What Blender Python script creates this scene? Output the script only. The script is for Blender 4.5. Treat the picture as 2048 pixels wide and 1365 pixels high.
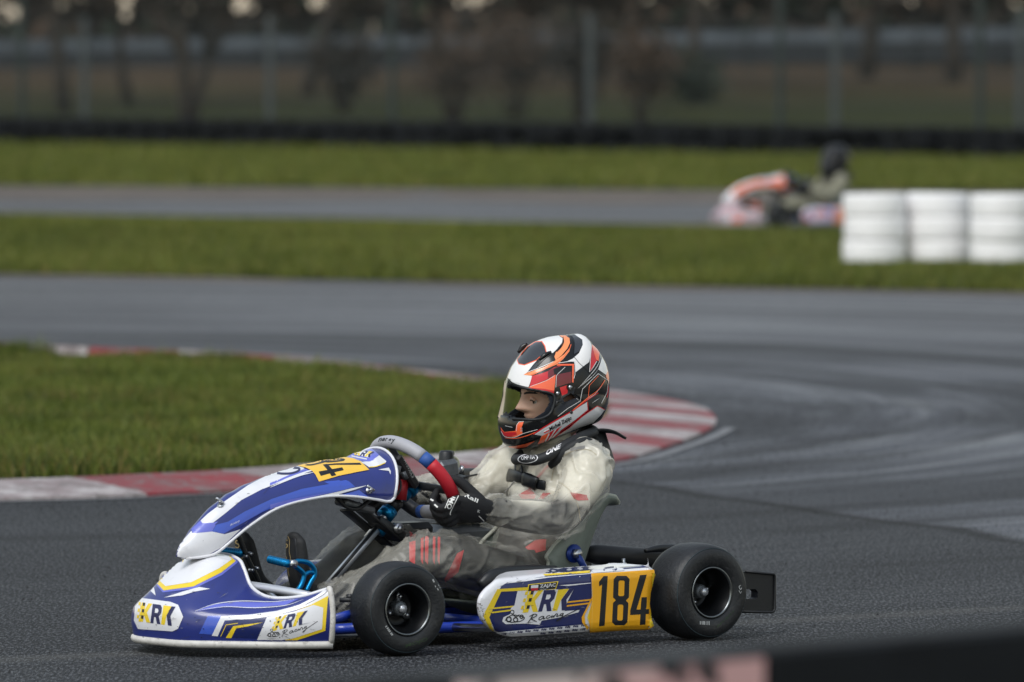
import bpy, math, random
import numpy as np
from mathutils import Vector, Matrix, noise
from mathutils.bvhtree import BVHTree
from mathutils.geometry import tessellate_polygon

DBG = False
random.seed(7); RNG = np.random.default_rng(11)
sc = bpy.context.scene
for o in list(bpy.data.objects): bpy.data.objects.remove(o)
COL = sc.collection

# ------------------------------------------------------------------ camera, sky, sun, exposure
PW, PH = 2048.0, 1365.0
FPX = 15840.0
CAM_H = 1.634
PITCH = math.atan(582.5 / FPX)
cam_d = bpy.data.cameras.new('camera'); cam = bpy.data.objects.new('camera', cam_d); COL.objects.link(cam)
cam.location = (0, 0, CAM_H); cam.rotation_euler = (math.pi/2 - PITCH, 0, 0)
cam_d.sensor_width = 36.0; cam_d.lens = FPX / PW * 36.0
cam_d.clip_start = 0.5; cam_d.clip_end = 6000
cam_d.dof.use_dof = True; cam_d.dof.focus_distance = 21.95; cam_d.dof.aperture_fstop = 5.0
sc.camera = cam
SUN_EL, SUN_AZ = math.radians(52), math.radians(-150)   # azimuth measured from +Y towards +X
w = bpy.data.worlds.new('World'); sc.world = w; w.use_nodes = True
nt = w.node_tree; nt.nodes.clear()
sky = nt.nodes.new('ShaderNodeTexSky'); sky.sky_type = 'NISHITA'; sky.sun_disc = False
sky.sun_elevation = SUN_EL; sky.sun_rotation = SUN_AZ
sky.air_density = 2.0; sky.dust_density = 0.6; sky.ozone_density = 1.0
hsv = nt.nodes.new('ShaderNodeHueSaturation'); hsv.inputs['Saturation'].default_value = 0.5
bg = nt.nodes.new('ShaderNodeBackground'); bg.inputs['Strength'].default_value = 0.105
wo = nt.nodes.new('ShaderNodeOutputWorld')
nt.links.new(sky.outputs[0], hsv.inputs['Color']); nt.links.new(hsv.outputs[0], bg.inputs['Color']); nt.links.new(bg.outputs[0], wo.inputs['Surface'])
sun_d = bpy.data.lights.new('sun', 'SUN'); sun_d.energy = 1.4; sun_d.angle = math.radians(28); sun_d.color = (1, .98, .95)
sun = bpy.data.objects.new('sun', sun_d); COL.objects.link(sun)
sdir = Vector((math.sin(SUN_AZ)*math.cos(SUN_EL), math.cos(SUN_AZ)*math.cos(SUN_EL), math.sin(SUN_EL)))
sun.rotation_euler = sdir.to_track_quat('Z', 'Y').to_euler()
sc.view_settings.view_transform = 'Standard'; sc.view_settings.look = 'None'
sc.view_settings.exposure = 0.48; sc.view_settings.gamma = 1.0
sc.render.engine = 'CYCLES'
sc.cycles.use_denoising = True
sc.cycles.max_bounces = 4; sc.cycles.transparent_max_bounces = 12
sc.cycles.caustics_reflective = False; sc.cycles.caustics_refractive = False

# ------------------------------------------------------------------ survey helpers (pixel of the photo -> point of the place)
cp, sp_ = math.cos(PITCH), math.sin(PITCH)
CAMP = np.array([0, 0, CAM_H])
def ray(px, py):
    x = (px - PW/2)/FPX; y = -(py - PH/2)/FPX
    return np.array([x, cp + y*sp_, -sp_ + y*cp])
def gpt(px, py, z=0.0):
    r = ray(px, py); t = (z - CAM_H)/r[2]; return CAMP + r*t
def dpt(px, py, d):
    r = ray(px, py); return CAMP + r*(d/r[1])
THETA = math.radians(37.5)
UD = np.array([-math.cos(THETA), -math.sin(THETA), 0]); VD = np.array([math.sin(THETA), -math.cos(THETA), 0])
KO = np.array([0.23174, 22.27897, 0.0])            # rear axle centre of the near kart on the ground
KROT = math.pi + THETA
def toK(p): q = p - KO; return np.array([q@UD, q@VD, q[2]])
CAMK = toK(CAMP)
def rayK(px, py): r = ray(px, py); return np.array([r@UD, r@VD, r[2]])
def K(px, py, v):                                     # pixel -> kart coordinates on the plane at lateral offset v
    r = rayK(px, py); t = (v - CAMK[1])/r[1]; return CAMK + r*t
def projK(p):
    q = KO + p[0]*UD + p[1]*VD + np.array([0, 0, p[2]]) - CAMP
    z = q[1]*cp - q[2]*sp_; y = q[1]*sp_ + q[2]*cp
    return (PW/2 + FPX*q[0]/z, PH/2 - FPX*y/z)

# ------------------------------------------------------------------ materials
_PERM = np.random.default_rng(5).permutation(256); _PERM = np.concatenate([_PERM, _PERM, _PERM])
_GR = np.array([(1,1,0),(-1,1,0),(1,-1,0),(-1,-1,0),(1,0,1),(-1,0,1),(1,0,-1),(-1,0,-1),(0,1,1),(0,-1,1),(0,1,-1),(0,-1,-1)], float)
def pnoise(X):
    """gradient noise at many points at once"""
    X = np.asarray(X, float); I = np.floor(X).astype(int); f = X-I; I &= 255; w_ = f*f*f*(f*(f*6-15)+10); out = 0
    for dx in (0, 1):
        for dy in (0, 1):
            for dz in (0, 1):
                h = _PERM[_PERM[_PERM[I[:, 0]+dx]+I[:, 1]+dy]+I[:, 2]+dz] % 12
                g_ = (_GR[h]*(f-np.array((dx, dy, dz)))).sum(1)
                out = out + g_*(w_[:, 0] if dx else 1-w_[:, 0])*(w_[:, 1] if dy else 1-w_[:, 1])*(w_[:, 2] if dz else 1-w_[:, 2])
    return out
def lin(c): 
    c = c/255.0
    return c/12.92 if c <= .04045 else ((c+.055)/1.055)**2.4
def rgb(r, g, b): return (lin(r), lin(g), lin(b), 1)
MATS = {}
def mat(name, col, rough=.5, metal=0, spec=.5, var=0, vscale=25, bump=0, bscale=150, coat=0, dirt=0, dirtcol=(70,62,50)):
    m = bpy.data.materials.new(name); m.use_nodes = True; MATS[name] = m
    n = m.node_tree; b = n.nodes['Principled BSDF']
    b.inputs['Roughness'].default_value = rough; b.inputs['Metallic'].default_value = metal
    b.inputs['Specular IOR Level'].default_value = spec; b.inputs['Coat Weight'].default_value = coat; b.inputs['Coat Roughness'].default_value = .12
    base = rgb(*col); b.inputs['Base Color'].default_value = base
    tc = n.nodes.new('ShaderNodeTexCoord'); out = None
    if var:
        nz = n.nodes.new('ShaderNodeTexNoise'); nz.inputs['Scale'].default_value = vscale; nz.inputs['Detail'].default_value = 5
        n.links.new(tc.outputs['Object'], nz.inputs['Vector'])
        rp = n.nodes.new('ShaderNodeValToRGB'); rp.color_ramp.elements[0].position = .3; rp.color_ramp.elements[1].position = .7
        rp.color_ramp.elements[0].color = tuple(min(1, x*(1-var)) for x in base[:3])+(1,)
        rp.color_ramp.elements[1].color = tuple(min(1, x*(1+var)) for x in base[:3])+(1,)
        n.links.new(nz.outputs['Fac'], rp.inputs['Fac']); out = rp.outputs['Color']
    if dirt:
        nz = n.nodes.new('ShaderNodeTexNoise'); nz.inputs['Scale'].default_value = 38; nz.inputs['Detail'].default_value = 8; nz.inputs['Roughness'].default_value = .75
        n.links.new(tc.outputs['Object'], nz.inputs['Vector'])
        rp = n.nodes.new('ShaderNodeValToRGB'); rp.color_ramp.elements[0].position = .56; rp.color_ramp.elements[1].position = .74
        rp.color_ramp.elements[0].color = (0,0,0,1); rp.color_ramp.elements[1].color = (dirt,)*3+(1,)
        n.links.new(nz.outputs['Fac'], rp.inputs['Fac'])
        mx = n.nodes.new('ShaderNodeMix'); mx.data_type = 'RGBA'; mx.inputs['B'].default_value = rgb(*dirtcol)
        n.links.new(rp.outputs['Color'], mx.inputs['Factor'])
        if out is None: mx.inputs['A'].default_value = base
        else: n.links.new(out, mx.inputs['A'])
        out = mx.outputs['Result']
    if out is not None: n.links.new(out, b.inputs['Base Color'])
    if bump:
        nz = n.nodes.new('ShaderNodeTexNoise'); nz.inputs['Scale'].default_value = bscale; nz.inputs['Detail'].default_value = 4
        n.links.new(tc.outputs['Object'], nz.inputs['Vector'])
        bp = n.nodes.new('ShaderNodeBump'); bp.inputs['Strength'].default_value = bump; bp.inputs['Distance'].default_value = .004
        n.links.new(nz.outputs['Fac'], bp.inputs['Height']); n.links.new(bp.outputs['Normal'], b.inputs['Normal'])
    return m

# ------------------------------------------------------------------ mesh helpers: every shape is (verts, faces)
def A(x): return np.asarray(x, float)
def catmull(pts, n=8, closed=False):
    P = [A(p) for p in pts]; N = len(P); out = []
    segs = N if closed else N-1
    for i in range(segs):
        p1, p2 = P[i], P[(i+1) % N]
        p0 = P[i-1] if (closed or i > 0) else 2*p1-p2
        p3 = P[(i+2) % N] if (closed or i+2 < N) else 2*p2-p1
        for k in range(n):
            t = k/n
            out.append(.5*((2*p1)+(-p0+p2)*t+(2*p0-5*p1+4*p2-p3)*t*t+(-p0+3*p1-3*p2+p3)*t**3))
    if not closed: out.append(P[-1])
    return out
def tube(pts, r, seg=12, n=0, closed=False, caps=True, flat=None, ref=None):
    """sweep a circle (or an ellipse: r = (a, b), a along ref) along points; r may be one value per point"""
    P = [A(p) for p in pts]
    rs = r if isinstance(r, list) else [r]*len(P)
    rs = [A((x, x)) if np.isscalar(x) else A(x) for x in rs]
    if n:
        Q = catmull([np.concatenate([p, q]) for p, q in zip(P, rs)], n, closed)
        P = [q[:3] for q in Q]; rs = [np.maximum(q[3:], 1e-4) for q in Q]
    N = len(P); V = []; F = []
    up = A(ref) if ref is not None else None; prev = None
    for i in range(N):
        a = P[(i+1) % N] if (closed or i+1 < N) else P[i]
        b = P[i-1] if (closed or i > 0) else P[i]
        t = a-b; t /= (np.linalg.norm(t)+1e-12)
        if up is not None: x = up - t*(up@t)
        elif prev is None:
            h = A((0, 0, 1)) if abs(t[2]) < .9 else A((1, 0, 0)); x = np.cross(h, t)
        else: x = prev - t*(prev@t)
        x /= (np.linalg.norm(x)+1e-12); prev = x; y = np.cross(t, x)
        for k in range(seg):
            an = 2*math.pi*k/seg
            V.append(P[i] + x*math.cos(an)*rs[i][0] + y*math.sin(an)*rs[i][1])
    M = N if closed else N-1
    for i in range(M):
        for k in range(seg):
            a = i*seg+k; b = i*seg+(k+1) % seg; c = ((i+1) % N)*seg+(k+1) % seg; d = ((i+1) % N)*seg+k
            F.append((a, b, c, d))
    if caps and not closed:
        F.append(tuple(range(seg-1, -1, -1))); F.append(tuple((N-1)*seg+k for k in range(seg)))
    return V, F
def capsule(pts, rs, seg=16, n=6, ref=None):
    """a tube whose ends are rounded"""
    P = [A(p) for p in pts]; R = [A((x, x)) if np.isscalar(x) else A(x) for x in rs]
    Q = catmull([np.concatenate([p, q]) for p, q in zip(P, R)], n)
    P = [q[:3] for q in Q]; R = [np.maximum(q[3:], 1e-3) for q in Q]
    t0 = P[0]-P[1]; t0 /= np.linalg.norm(t0); t1 = P[-1]-P[-2]; t1 /= np.linalg.norm(t1)
    pre = []; post = []
    for k in (1, 2, 3, 4):
        a = k/4*math.pi/2*.97
        pre.insert(0, (P[0]+t0*math.sin(a)*R[0].min(), R[0]*math.cos(a)))
        post.append((P[-1]+t1*math.sin(a)*R[-1].min(), R[-1]*math.cos(a)))
    P = [p for p, _ in pre]+P+[p for p, _ in post]; R = [r for _, r in pre]+R+[r for _, r in post]
    return tube(P, [tuple(x) for x in R], seg, ref=ref)
def lathe(prof, seg=48, c=(0, 0, 0), axis='v', closed=False, rot=None):
    """revolve (radius, along-axis) round the v axis (or z)"""
    V = []; F = []; m = len(prof)
    for i in range(seg):
        a = 2*math.pi*i/seg
        for r, y in prof:
            V.append(A((r*math.cos(a), y, r*math.sin(a))) if axis == 'v' else A((r*math.cos(a), r*math.sin(a), y)))
    for i in range(seg):
        for k in range(m if closed else m-1):
            a = i*m+k; b = i*m+(k+1) % m; d = ((i+1) % seg)*m+k; e = ((i+1) % seg)*m+(k+1) % m
            F.append((a, b, e, d))
    if rot is not None: V = [A(rot @ Vector(v)) for v in V]
    return [v+A(c) for v in V], F
def boxm(c, s, rot=None, bev=0.0):
    """box, its edges bevelled when bev > 0"""
    sx, sy, sz = s[0]/2, s[1]/2, s[2]/2; V = []; F = []
    if bev <= 0:
        for x in (-sx, sx):
            for y in (-sy, sy):
                for z in (-sz, sz): V.append(A((x, y, z)))
        F = [(0,1,3,2),(4,6,7,5),(0,4,5,1),(2,3,7,6),(0,2,6,4),(1,5,7,3)]
    else:
        b = min(bev, sx*.95, sy*.95, sz*.95)
        idx = {}
        for ix, x in enumerate((-1, 1)):
            for iy, y in enumerate((-1, 1)):
                for iz, z in enumerate((-1, 1)):
                    for ax in range(3):
                        p = A((x*sx, y*sy, z*sz)) - A((x, y, z))*b; p[ax] += (x, y, z)[ax]*b
                        idx[(ix, iy, iz, ax)] = len(V); V.append(p)
        I = lambda x, y, z, a: idx[(x, y, z, a)]
        for s_ in (0, 1):
            F.append((I(s_,0,0,0), I(s_,1,0,0), I(s_,1,1,0), I(s_,0,1,0)))
            F.append((I(0,s_,0,1), I(1,s_,0,1), I(1,s_,1,1), I(0,s_,1,1)))
            F.append((I(0,0,s_,2), I(1,0,s_,2), I(1,1,s_,2), I(0,1,s_,2)))
        for a_ in (0, 1):
            for b_ in (0, 1):
                F.append((I(0,a_,b_,1), I(1,a_,b_,1), I(1,a_,b_,2), I(0,a_,b_,2)))
                F.append((I(a_,0,b_,0), I(a_,1,b_,0), I(a_,1,b_,2), I(a_,0,b_,2)))
                F.append((I(a_,b_,0,0), I(a_,b_,1,0), I(a_,b_,1,1), I(a_,b_,0,1)))
        for x in (0, 1):
            for y in (0, 1):
                for z in (0, 1): F.append((I(x,y,z,0), I(x,y,z,1), I(x,y,z,2)))
    if rot is not None: V = [A(rot @ Vector(v)) for v in V]
    return [v+A(c) for v in V], F
def beam(a, b, w_, h_, bev=.002, up=(0, 0, 1)):
    a = A(a); b = A(b); d = b-a; L = np.linalg.norm(d); d /= L
    u = A(up); s = np.cross(u, d); s /= np.linalg.norm(s)+1e-9; u = np.cross(d, s)
    V, F = boxm((0, 0, 0), (L, w_, h_), bev=bev)
    return [(a+b)/2 + d*v[0] + s*v[1] + u*v[2] for v in V], F
def join(*parts):
    V = []; F = []
    for v, f in parts:
        o = len(V); V += list(v); F += [tuple(i+o for i in x) for x in f]
    return V, F
def grid(rows, closed_u=False):
    n = len(rows); m = len(rows[0]); V = [A(p) for r in rows for p in r]; F = []
    for i in range(n-1):
        for k in range(m-1): F.append((i*m+k, i*m+k+1, (i+1)*m+k+1, (i+1)*m+k))
        if closed_u: F.append((i*m+m-1, i*m, (i+1)*m, (i+1)*m+m-1))
    return V, F
def smooth_grid(rows, nu, nv):
    R = [catmull(r, nv) for r in rows]; cols = list(zip(*R))
    return [list(x) for x in zip(*[catmull(c, nu) for c in cols])]
def thicken(shape, t):
    """closed shell from a sheet, thickness t against the vertex normals"""
    V, F = shape; V = A(V); N = np.zeros_like(V); edge = {}
    for f in F:
        n = np.cross(V[f[2]]-V[f[0]], V[f[3 if len(f) > 3 else 2]]-V[f[1]]) if len(f) > 3 else np.cross(V[f[1]]-V[f[0]], V[f[2]]-V[f[0]])
        for i in f: N[i] += n
        for a, b in zip(f, f[1:]+f[:1]): edge[(a, b)] = edge.get((a, b), 0)+1
    N /= (np.linalg.norm(N, axis=1)[:, None]+1e-12); o = len(V)
    VV = list(V)+list(V-N*t); FF = list(F)+[tuple(i+o for i in f[::-1]) for f in F]
    for (a, b) in edge:
        if (b, a) not in edge: FF.append((b, a, a+o, b+o))
    return VV, FF
def mesh(name, shape, mats, smooth=True, mi=None):
    V, F = shape
    me = bpy.data.meshes.new(name); me.from_pydata([tuple(map(float, v)) for v in V], [], [tuple(int(i) for i in f) for f in F])
    for m in (mats if isinstance(mats, (list, tuple)) else [mats]): me.materials.append(MATS[m] if isinstance(m, str) else m)
    if mi is not None: me.polygons.foreach_set('material_index', list(mi))
    me.polygons.foreach_set('use_smooth', [bool(smooth)]*len(me.polygons))
    me.update(); 
    return me
def obj(name, shape, mats, parent=None, smooth=True, mi=None, sharp=None, fixn=True):
    me = shape if isinstance(shape, bpy.types.Mesh) else mesh(name, shape, mats, smooth, mi)
    if fixn and not isinstance(shape, bpy.types.Mesh):
        import bmesh
        bm = bmesh.new(); bm.from_mesh(me); bmesh.ops.recalc_face_normals(bm, faces=bm.faces); bm.to_mesh(me); bm.free()
    if sharp is not None: me.set_sharp_from_angle(angle=math.radians(sharp))
    o = bpy.data.objects.new(name, me); COL.objects.link(o)
    if parent is not None: o.parent = parent
    return o
def tag(o, label=None, cat=None, group=None, kind=None):
    if label: o['label'] = label
    if cat: o['category'] = cat
    if group: o['group'] = group
    if kind: o['kind'] = kind
    return o
def empty(name, loc=(0, 0, 0), rz=0, scale=1):
    o = bpy.data.objects.new(name, None); COL.objects.link(o); o.location = tuple(map(float, loc)); o.rotation_euler = (0, 0, rz); o.scale = (scale,)*3
    o.empty_display_size = .1
    return o
def remesh(shape, voxel, smooth=4, name='m'):
    me = mesh(name, shape, [], True)
    import bmesh
    bm = bmesh.new(); bm.from_mesh(me); bmesh.ops.recalc_face_normals(bm, faces=bm.faces); bm.to_mesh(me); bm.free()
    o = bpy.data.objects.new(name, me); COL.objects.link(o)
    r = o.modifiers.new('r', 'REMESH'); r.mode = 'VOXEL'; r.voxel_size = voxel; r.use_smooth_shade = True
    s = o.modifiers.new('s', 'SMOOTH'); s.factor = .5; s.iterations = smooth
    dg = bpy.context.evaluated_depsgraph_get(); e = o.evaluated_get(dg); m2 = e.to_mesh()
    V = np.empty(len(m2.vertices)*3); m2.vertices.foreach_get('co', V); V = V.reshape(-1, 3)
    F = [tuple(p.vertices) for p in m2.polygons]; e.to_mesh_clear()
    bpy.data.objects.remove(o); bpy.data.meshes.remove(me)
    return V, F
def vnormals(shape):
    V, F = shape; V = A(V); N = np.zeros_like(V)
    for f in F:
        n = np.cross(V[f[1]]-V[f[0]], V[f[2]]-V[f[0]])
        for i in f: N[i] += n
    return N/(np.linalg.norm(N, axis=1)[:, None]+1e-12)

# ------------------------------------------------------------------ stickers: outlines surveyed in the photo, laid onto the real surface
def bvh(shape): return BVHTree.FromPolygons([Vector(map(float, v)) for v in shape[0]], [tuple(int(i) for i in f) for f in shape[1]])
def Z(ox, oy, s): return lambda pts: [(ox+x/s, oy+y/s) for x, y in pts]
def refine(P, T, L, mx=7):
    P = [tuple(p) for p in P]
    for _ in range(mx):
        mid = {}; out = []; any_ = False
        def m_(a, b):
            k = (a, b) if a < b else (b, a)
            if k in mid: return mid[k]
            d = math.hypot(P[a][0]-P[b][0], P[a][1]-P[b][1])
            if d <= L: mid[k] = None
            else:
                P.append(((P[a][0]+P[b][0])/2, (P[a][1]+P[b][1])/2)); mid[k] = len(P)-1
            return mid[k]
        for a, b, c in T:
            x, y, z = m_(a, b), m_(b, c), m_(c, a)
            k = [q is not None for q in (x, y, z)]
            if not any(k): out.append((a, b, c)); continue
            any_ = True
            if all(k): out += [(a, x, z), (x, b, y), (z, y, c), (x, y, z)]
            elif sum(k) == 1:
                if k[0]: out += [(a, x, c), (x, b, c)]
                elif k[1]: out += [(a, b, y), (a, y, c)]
                else: out += [(a, b, z), (b, c, z)]
            else:
                if not k[0]: out += [(z, y, c), (a, b, y), (a, y, z)]
                elif not k[1]: out += [(a, x, z), (x, b, c), (x, c, z)]
                else: out += [(x, b, y), (a, x, y), (a, y, c)]
        T = out
        if not any_: break
    return P, T
def poly2(loops):
    ls = [[Vector((x, y, 0)) for x, y in l] for l in loops]
    T = tessellate_polygon(ls); P = [(v.x, v.y) for l in ls for v in l]
    return P, [tuple(t) for t in T]
def stroke(pts, w_, taper=False, n=0):
    if n: pts = [tuple(p) for p in catmull([A((x, y, 0))[:2] for x, y in pts], n)]
    L = []; R = []; N = len(pts)
    for i, (x, y) in enumerate(pts):
        a = pts[min(i+1, N-1)]; b = pts[max(i-1, 0)]; dx, dy = a[0]-b[0], a[1]-b[1]; d = math.hypot(dx, dy)+1e-9
        ww = w_/2*((1-abs(2*i/(N-1)-1)**2*.85) if taper else 1)
        L.append((x-dy/d*ww, y+dx/d*ww)); R.append((x+dy/d*ww, y-dx/d*ww))
    P = L+R; T = []
    for i in range(N-1): T += [(i, i+1, N+i), (i+1, N+i+1, N+i)]
    return P, T
def text2(s, org, ex, ey, bold=0.0, shear=0.0, spacing=1.0):
    """glyph outlines; org = px of the baseline start, ex = px vector of the whole width, ey = px vector of the letter height"""
    cu = bpy.data.curves.new('t', 'FONT'); cu.body = s; cu.offset = bold; cu.shear = shear; cu.space_character = spacing; cu.resolution_u = 2
    o = bpy.data.objects.new('t', cu); COL.objects.link(o)
    dg = bpy.context.evaluated_depsgraph_get(); e = o.evaluated_get(dg); m2 = e.to_mesh(); m2.calc_loop_triangles()
    V = [(v.co.x, v.co.y) for v in m2.vertices]; T = [tuple(t.vertices) for t in m2.loop_triangles]; e.to_mesh_clear()
    bpy.data.objects.remove(o); bpy.data.curves.remove(cu)
    x0 = min(v[0] for v in V); x1 = max(v[0] for v in V)
    P = [(org[0]+(x-x0)/(x1-x0)*ex[0]+y/.7*ey[0], org[1]+(x-x0)/(x1-x0)*ex[1]+y/.7*ey[1]) for x, y in V]
    return P, T
class Stick:
    """collects flat print for one surface"""
    def __init__(self, tree, L=5.0, base=.0007, step=.0004):
        self.t = tree; self.L = L; self.V = []; self.F = []; self.M = []; self.mats = []; self.base = base; self.step = step
    def add(self, m, PT, layer=0):
        if m not in self.mats: self.mats.append(m)
        k = self.mats.index(m); P, T = refine(PT[0], PT[1], self.L); idx = {}
        off = self.base+self.step*layer
        for t in T:
            ids = []
            for i in t:
                if i not in idx:
                    r = Vector(rayK(*P[i])).normalized(); h = self.t.ray_cast(Vector(CAMK), r)
                    if h[0] is None: idx[i] = None
                    else:
                        n = h[1] if h[1].dot(r) < 0 else -h[1]
                        idx[i] = len(self.V); self.V.append(A(h[0]+n*off)); self._d = h[3]
                ids.append(idx[i])
            if None in ids: continue
            p = [self.V[i] for i in ids]
            if max(np.linalg.norm(p[0]-p[1]), np.linalg.norm(p[1]-p[2]), np.linalg.norm(p[2]-p[0])) > .06: continue
            nn = np.cross(p[1]-p[0], p[2]-p[0])
            if nn @ (A(CAMK)-p[0]) < 0: ids = ids[::-1]
            self.F.append(tuple(ids)); self.M.append(k)
    def poly(self, m, pts, layer=0): self.add(m, poly2([pts]), layer)
    def loops(self, m, ls, layer=0): self.add(m, poly2(ls), layer)
    def line(self, m, pts, w_, layer=0, taper=False, n=0): self.add(m, stroke(pts, w_, taper, n), layer)
    def text(self, m, s, org, ex, ey, layer=0, **k): self.add(m, text2(s, org, ex, ey, **k), layer)
    def build(self, name, parent):
        o = obj(name, (self.V, self.F), self.mats, parent, True, self.M, fixn=False); o['kind'] = 'stuff'; return o

# ================================================================== THE SETTING
def nodes_of(name):
    m = bpy.data.materials.new(name); m.use_nodes = True; MATS[name] = m
    return m, m.node_tree, m.node_tree.nodes['Principled BSDF']
class NG:
    """short hand for shader nodes"""
    def __init__(s, n): s.n = n; s.tc = n.nodes.new('ShaderNodeTexCoord')
    def val(s, node, i, v):
        if v is None: return
        if hasattr(v, 'is_linked'): s.n.links.new(v, node.inputs[i])
        else: node.inputs[i].default_value = v
    def noise(s, vec, scale, detail=4, rough=.5, dist=0):
        q = s.n.nodes.new('ShaderNodeTexNoise'); s.val(q, 'Vector', vec); q.inputs['Scale'].default_value = scale; q.inputs['Detail'].default_value = detail; q.inputs['Roughness'].default_value = rough; q.inputs['Distortion'].default_value = dist
        return q.outputs['Fac']
    def voro(s, vec, scale, feat='F1'):
        q = s.n.nodes.new('ShaderNodeTexVoronoi'); q.feature = feat; s.val(q, 'Vector', vec); q.inputs['Scale'].default_value = scale; return q.outputs['Distance']
    def math(s, op, a, b=None, c=None, clamp=False):
        q = s.n.nodes.new('ShaderNodeMath'); q.operation = op; q.use_clamp = clamp; s.val(q, 0, a); s.val(q, 1, b); s.val(q, 2, c); return q.outputs[0]
    def ramp(s, f, *stops):
        q = s.n.nodes.new('ShaderNodeValToRGB'); e = q.color_ramp.elements
        while len(e) < len(stops): e.new(.5)
        for x, (p, c) in zip(e, stops): x.position = p; x.color = c if len(c) == 4 else c+(1,)
        s.val(q, 'Fac', f); return q.outputs['Color']
    def sstep(s, f, a, b):
        q = s.n.nodes.new('ShaderNodeMapRange'); q.interpolation_type = 'SMOOTHSTEP'; s.val(q, 'Value', f); q.inputs['From Min'].default_value = a; q.inputs['From Max'].default_value = b; return q.outputs['Result']
    def mix(s, f, a, b):
        q = s.n.nodes.new('ShaderNodeMix'); q.data_type = 'RGBA'; s.val(q, 'Factor', f); s.val(q, 'A', a); s.val(q, 'B', b); return q.outputs['Result']
    def mul(s, a, b):
        q = s.n.nodes.new('ShaderNodeMix'); q.data_type = 'RGBA'; q.blend_type = 'MULTIPLY'; q.inputs['Factor'].default_value = 1; s.val(q, 'A', a); s.val(q, 'B', b); return q.outputs['Result']
    def sep(s, v): q = s.n.nodes.new('ShaderNodeSeparateXYZ'); s.val(q, 0, v); return q.outputs
    def comb(s, x, y, z=0.0): q = s.n.nodes.new('ShaderNodeCombineXYZ'); s.val(q, 0, x); s.val(q, 1, y); s.val(q, 2, z); return q.outputs[0]
    def bump(s, h, strength, dist): q = s.n.nodes.new('ShaderNodeBump'); s.val(q, 'Height', h); q.inputs['Strength'].default_value = strength; q.inputs['Distance'].default_value = dist; return q.outputs[0]
    def link(s, a, sock): s.n.links.new(a, sock)

# --- asphalt: two pours that meet at a seam, worn and wet, with sheen painted into the colour, along the line round the hairpin
m, n, b = nodes_of('asphalt'); g = NG(n)
P = g.tc.outputs['Object']; x, y, _ = g.sep(P)[:3]
pa, pb = gpt(1500, 1000), gpt(2048, 1080)
ang = math.atan2(pb[1]-pa[1], pb[0]-pa[0]); nx, ny = -math.sin(ang), math.cos(ang)
wob = g.math('MULTIPLY', g.math('SUBTRACT', g.noise(P, .6, 3), .5), .5)
seam = g.math('ADD', g.math('ADD', g.math('MULTIPLY', g.math('SUBTRACT', x, float(pa[0])), nx), g.math('MULTIPLY', g.math('SUBTRACT', y, float(pa[1])), ny)), wob)
cx, cy = -3.6, 36.0
dx, dy = g.math('SUBTRACT', x, cx), g.math('SUBTRACT', y, cy)
rad = g.math('SQRT', g.math('ADD', g.math('MULTIPLY', g.math('MULTIPLY', dx, dx), 1.9), g.math('MULTIPLY', dy, dy)))
an = g.math('ARCTAN2', dy, dx)
streak = g.noise(g.comb(g.math('MULTIPLY', rad, .75), g.math('MULTIPLY', an, 1.3)), 1.0, 5, .6)
fine = g.noise(g.comb(g.math('MULTIPLY', rad, 5.0), g.math('MULTIPLY', an, 1.4)), 1.0, 3, .6)
agg = g.noise(g.comb(g.math('MULTIPLY', x, 120.0), g.math('MULTIPLY', y, 20.0)), 1.0, 3, .75); agg2 = g.noise(P, 9, 4, .7); big = g.noise(P, .35, 4, .55)
spk = g.voro(P, 48)
old = g.sstep(seam, -.05, .12)                          # 0 = new dark pour near the camera, 1 = older grey track
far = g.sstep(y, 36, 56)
c_new = g.ramp(agg, (.38, rgb(15,17,20)[:3]), (.5, rgb(35,37,41)[:3]), (.62, rgb(98,100,103)[:3]))
c_old = g.ramp(agg, (.38, rgb(40,42,46)[:3]), (.5, rgb(72,74,79)[:3]), (.62, rgb(124,126,131)[:3]))
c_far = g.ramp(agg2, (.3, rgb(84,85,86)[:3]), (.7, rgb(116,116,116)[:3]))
c = g.mix(g.math('MULTIPLY', old, .8), c_new, c_old)
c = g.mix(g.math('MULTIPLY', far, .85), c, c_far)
st = g.sstep(streak, .42, .62)
sto = g.math('MULTIPLY', g.math('ADD', g.math('MULTIPLY', old, .85), .15), 1.0)
c = g.mul(c, g.mix(sto, (1,1,1,1), g.ramp(st, (0, (.68,.69,.70)), (1, (1.2,1.21,1.25)))))  # worn streaks; their pale bluish end paints in the reflected sky
c = g.mul(c, g.mix(sto, (1,1,1,1), g.ramp(g.sstep(fine, .35, .65), (0, (.86,.86,.87)), (1, (1.1,1.1,1.1)))))
c = g.mul(c, g.ramp(big, (.35, (.84,.84,.85)), (.65, (1.08,1.08,1.08))))
for r0, ww, am in ((7.6, .10, .5), (8.35, .10, .45), (10.2, .14, .4), (11.1, .12, .35), (12.9, .12, .4), (13.7, .12, .35)):     # rubber laid by sliding tyres
    mk = g.math('SUBTRACT', 1.0, g.sstep(g.math('ABSOLUTE', g.math('ADD', g.math('SUBTRACT', rad, r0), g.math('MULTIPLY', g.math('SUBTRACT', g.noise(P, .25, 2), .5), 1.6))), ww*.4, ww*1.6))
    mk = g.math('MULTIPLY', mk, g.math('MULTIPLY', g.sstep(g.noise(P, .5, 3, .6), .4, .6), am))
    c = g.mix(mk, c, rgb(22,23,26))
ln = g.sstep(g.math('ABSOLUTE', g.math('ADD', seam, .02)), .015, .07)   # tar in the seam
c = g.mul(c, g.ramp(ln, (0, (.35,.35,.36)), (1, (1,1,1))))
pc, pd = gpt(700, 1285), gpt(2048, 1215)                # dusty scrape beside the kart
a2 = math.atan2(pd[1]-pc[1], pd[0]-pc[0])
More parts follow.
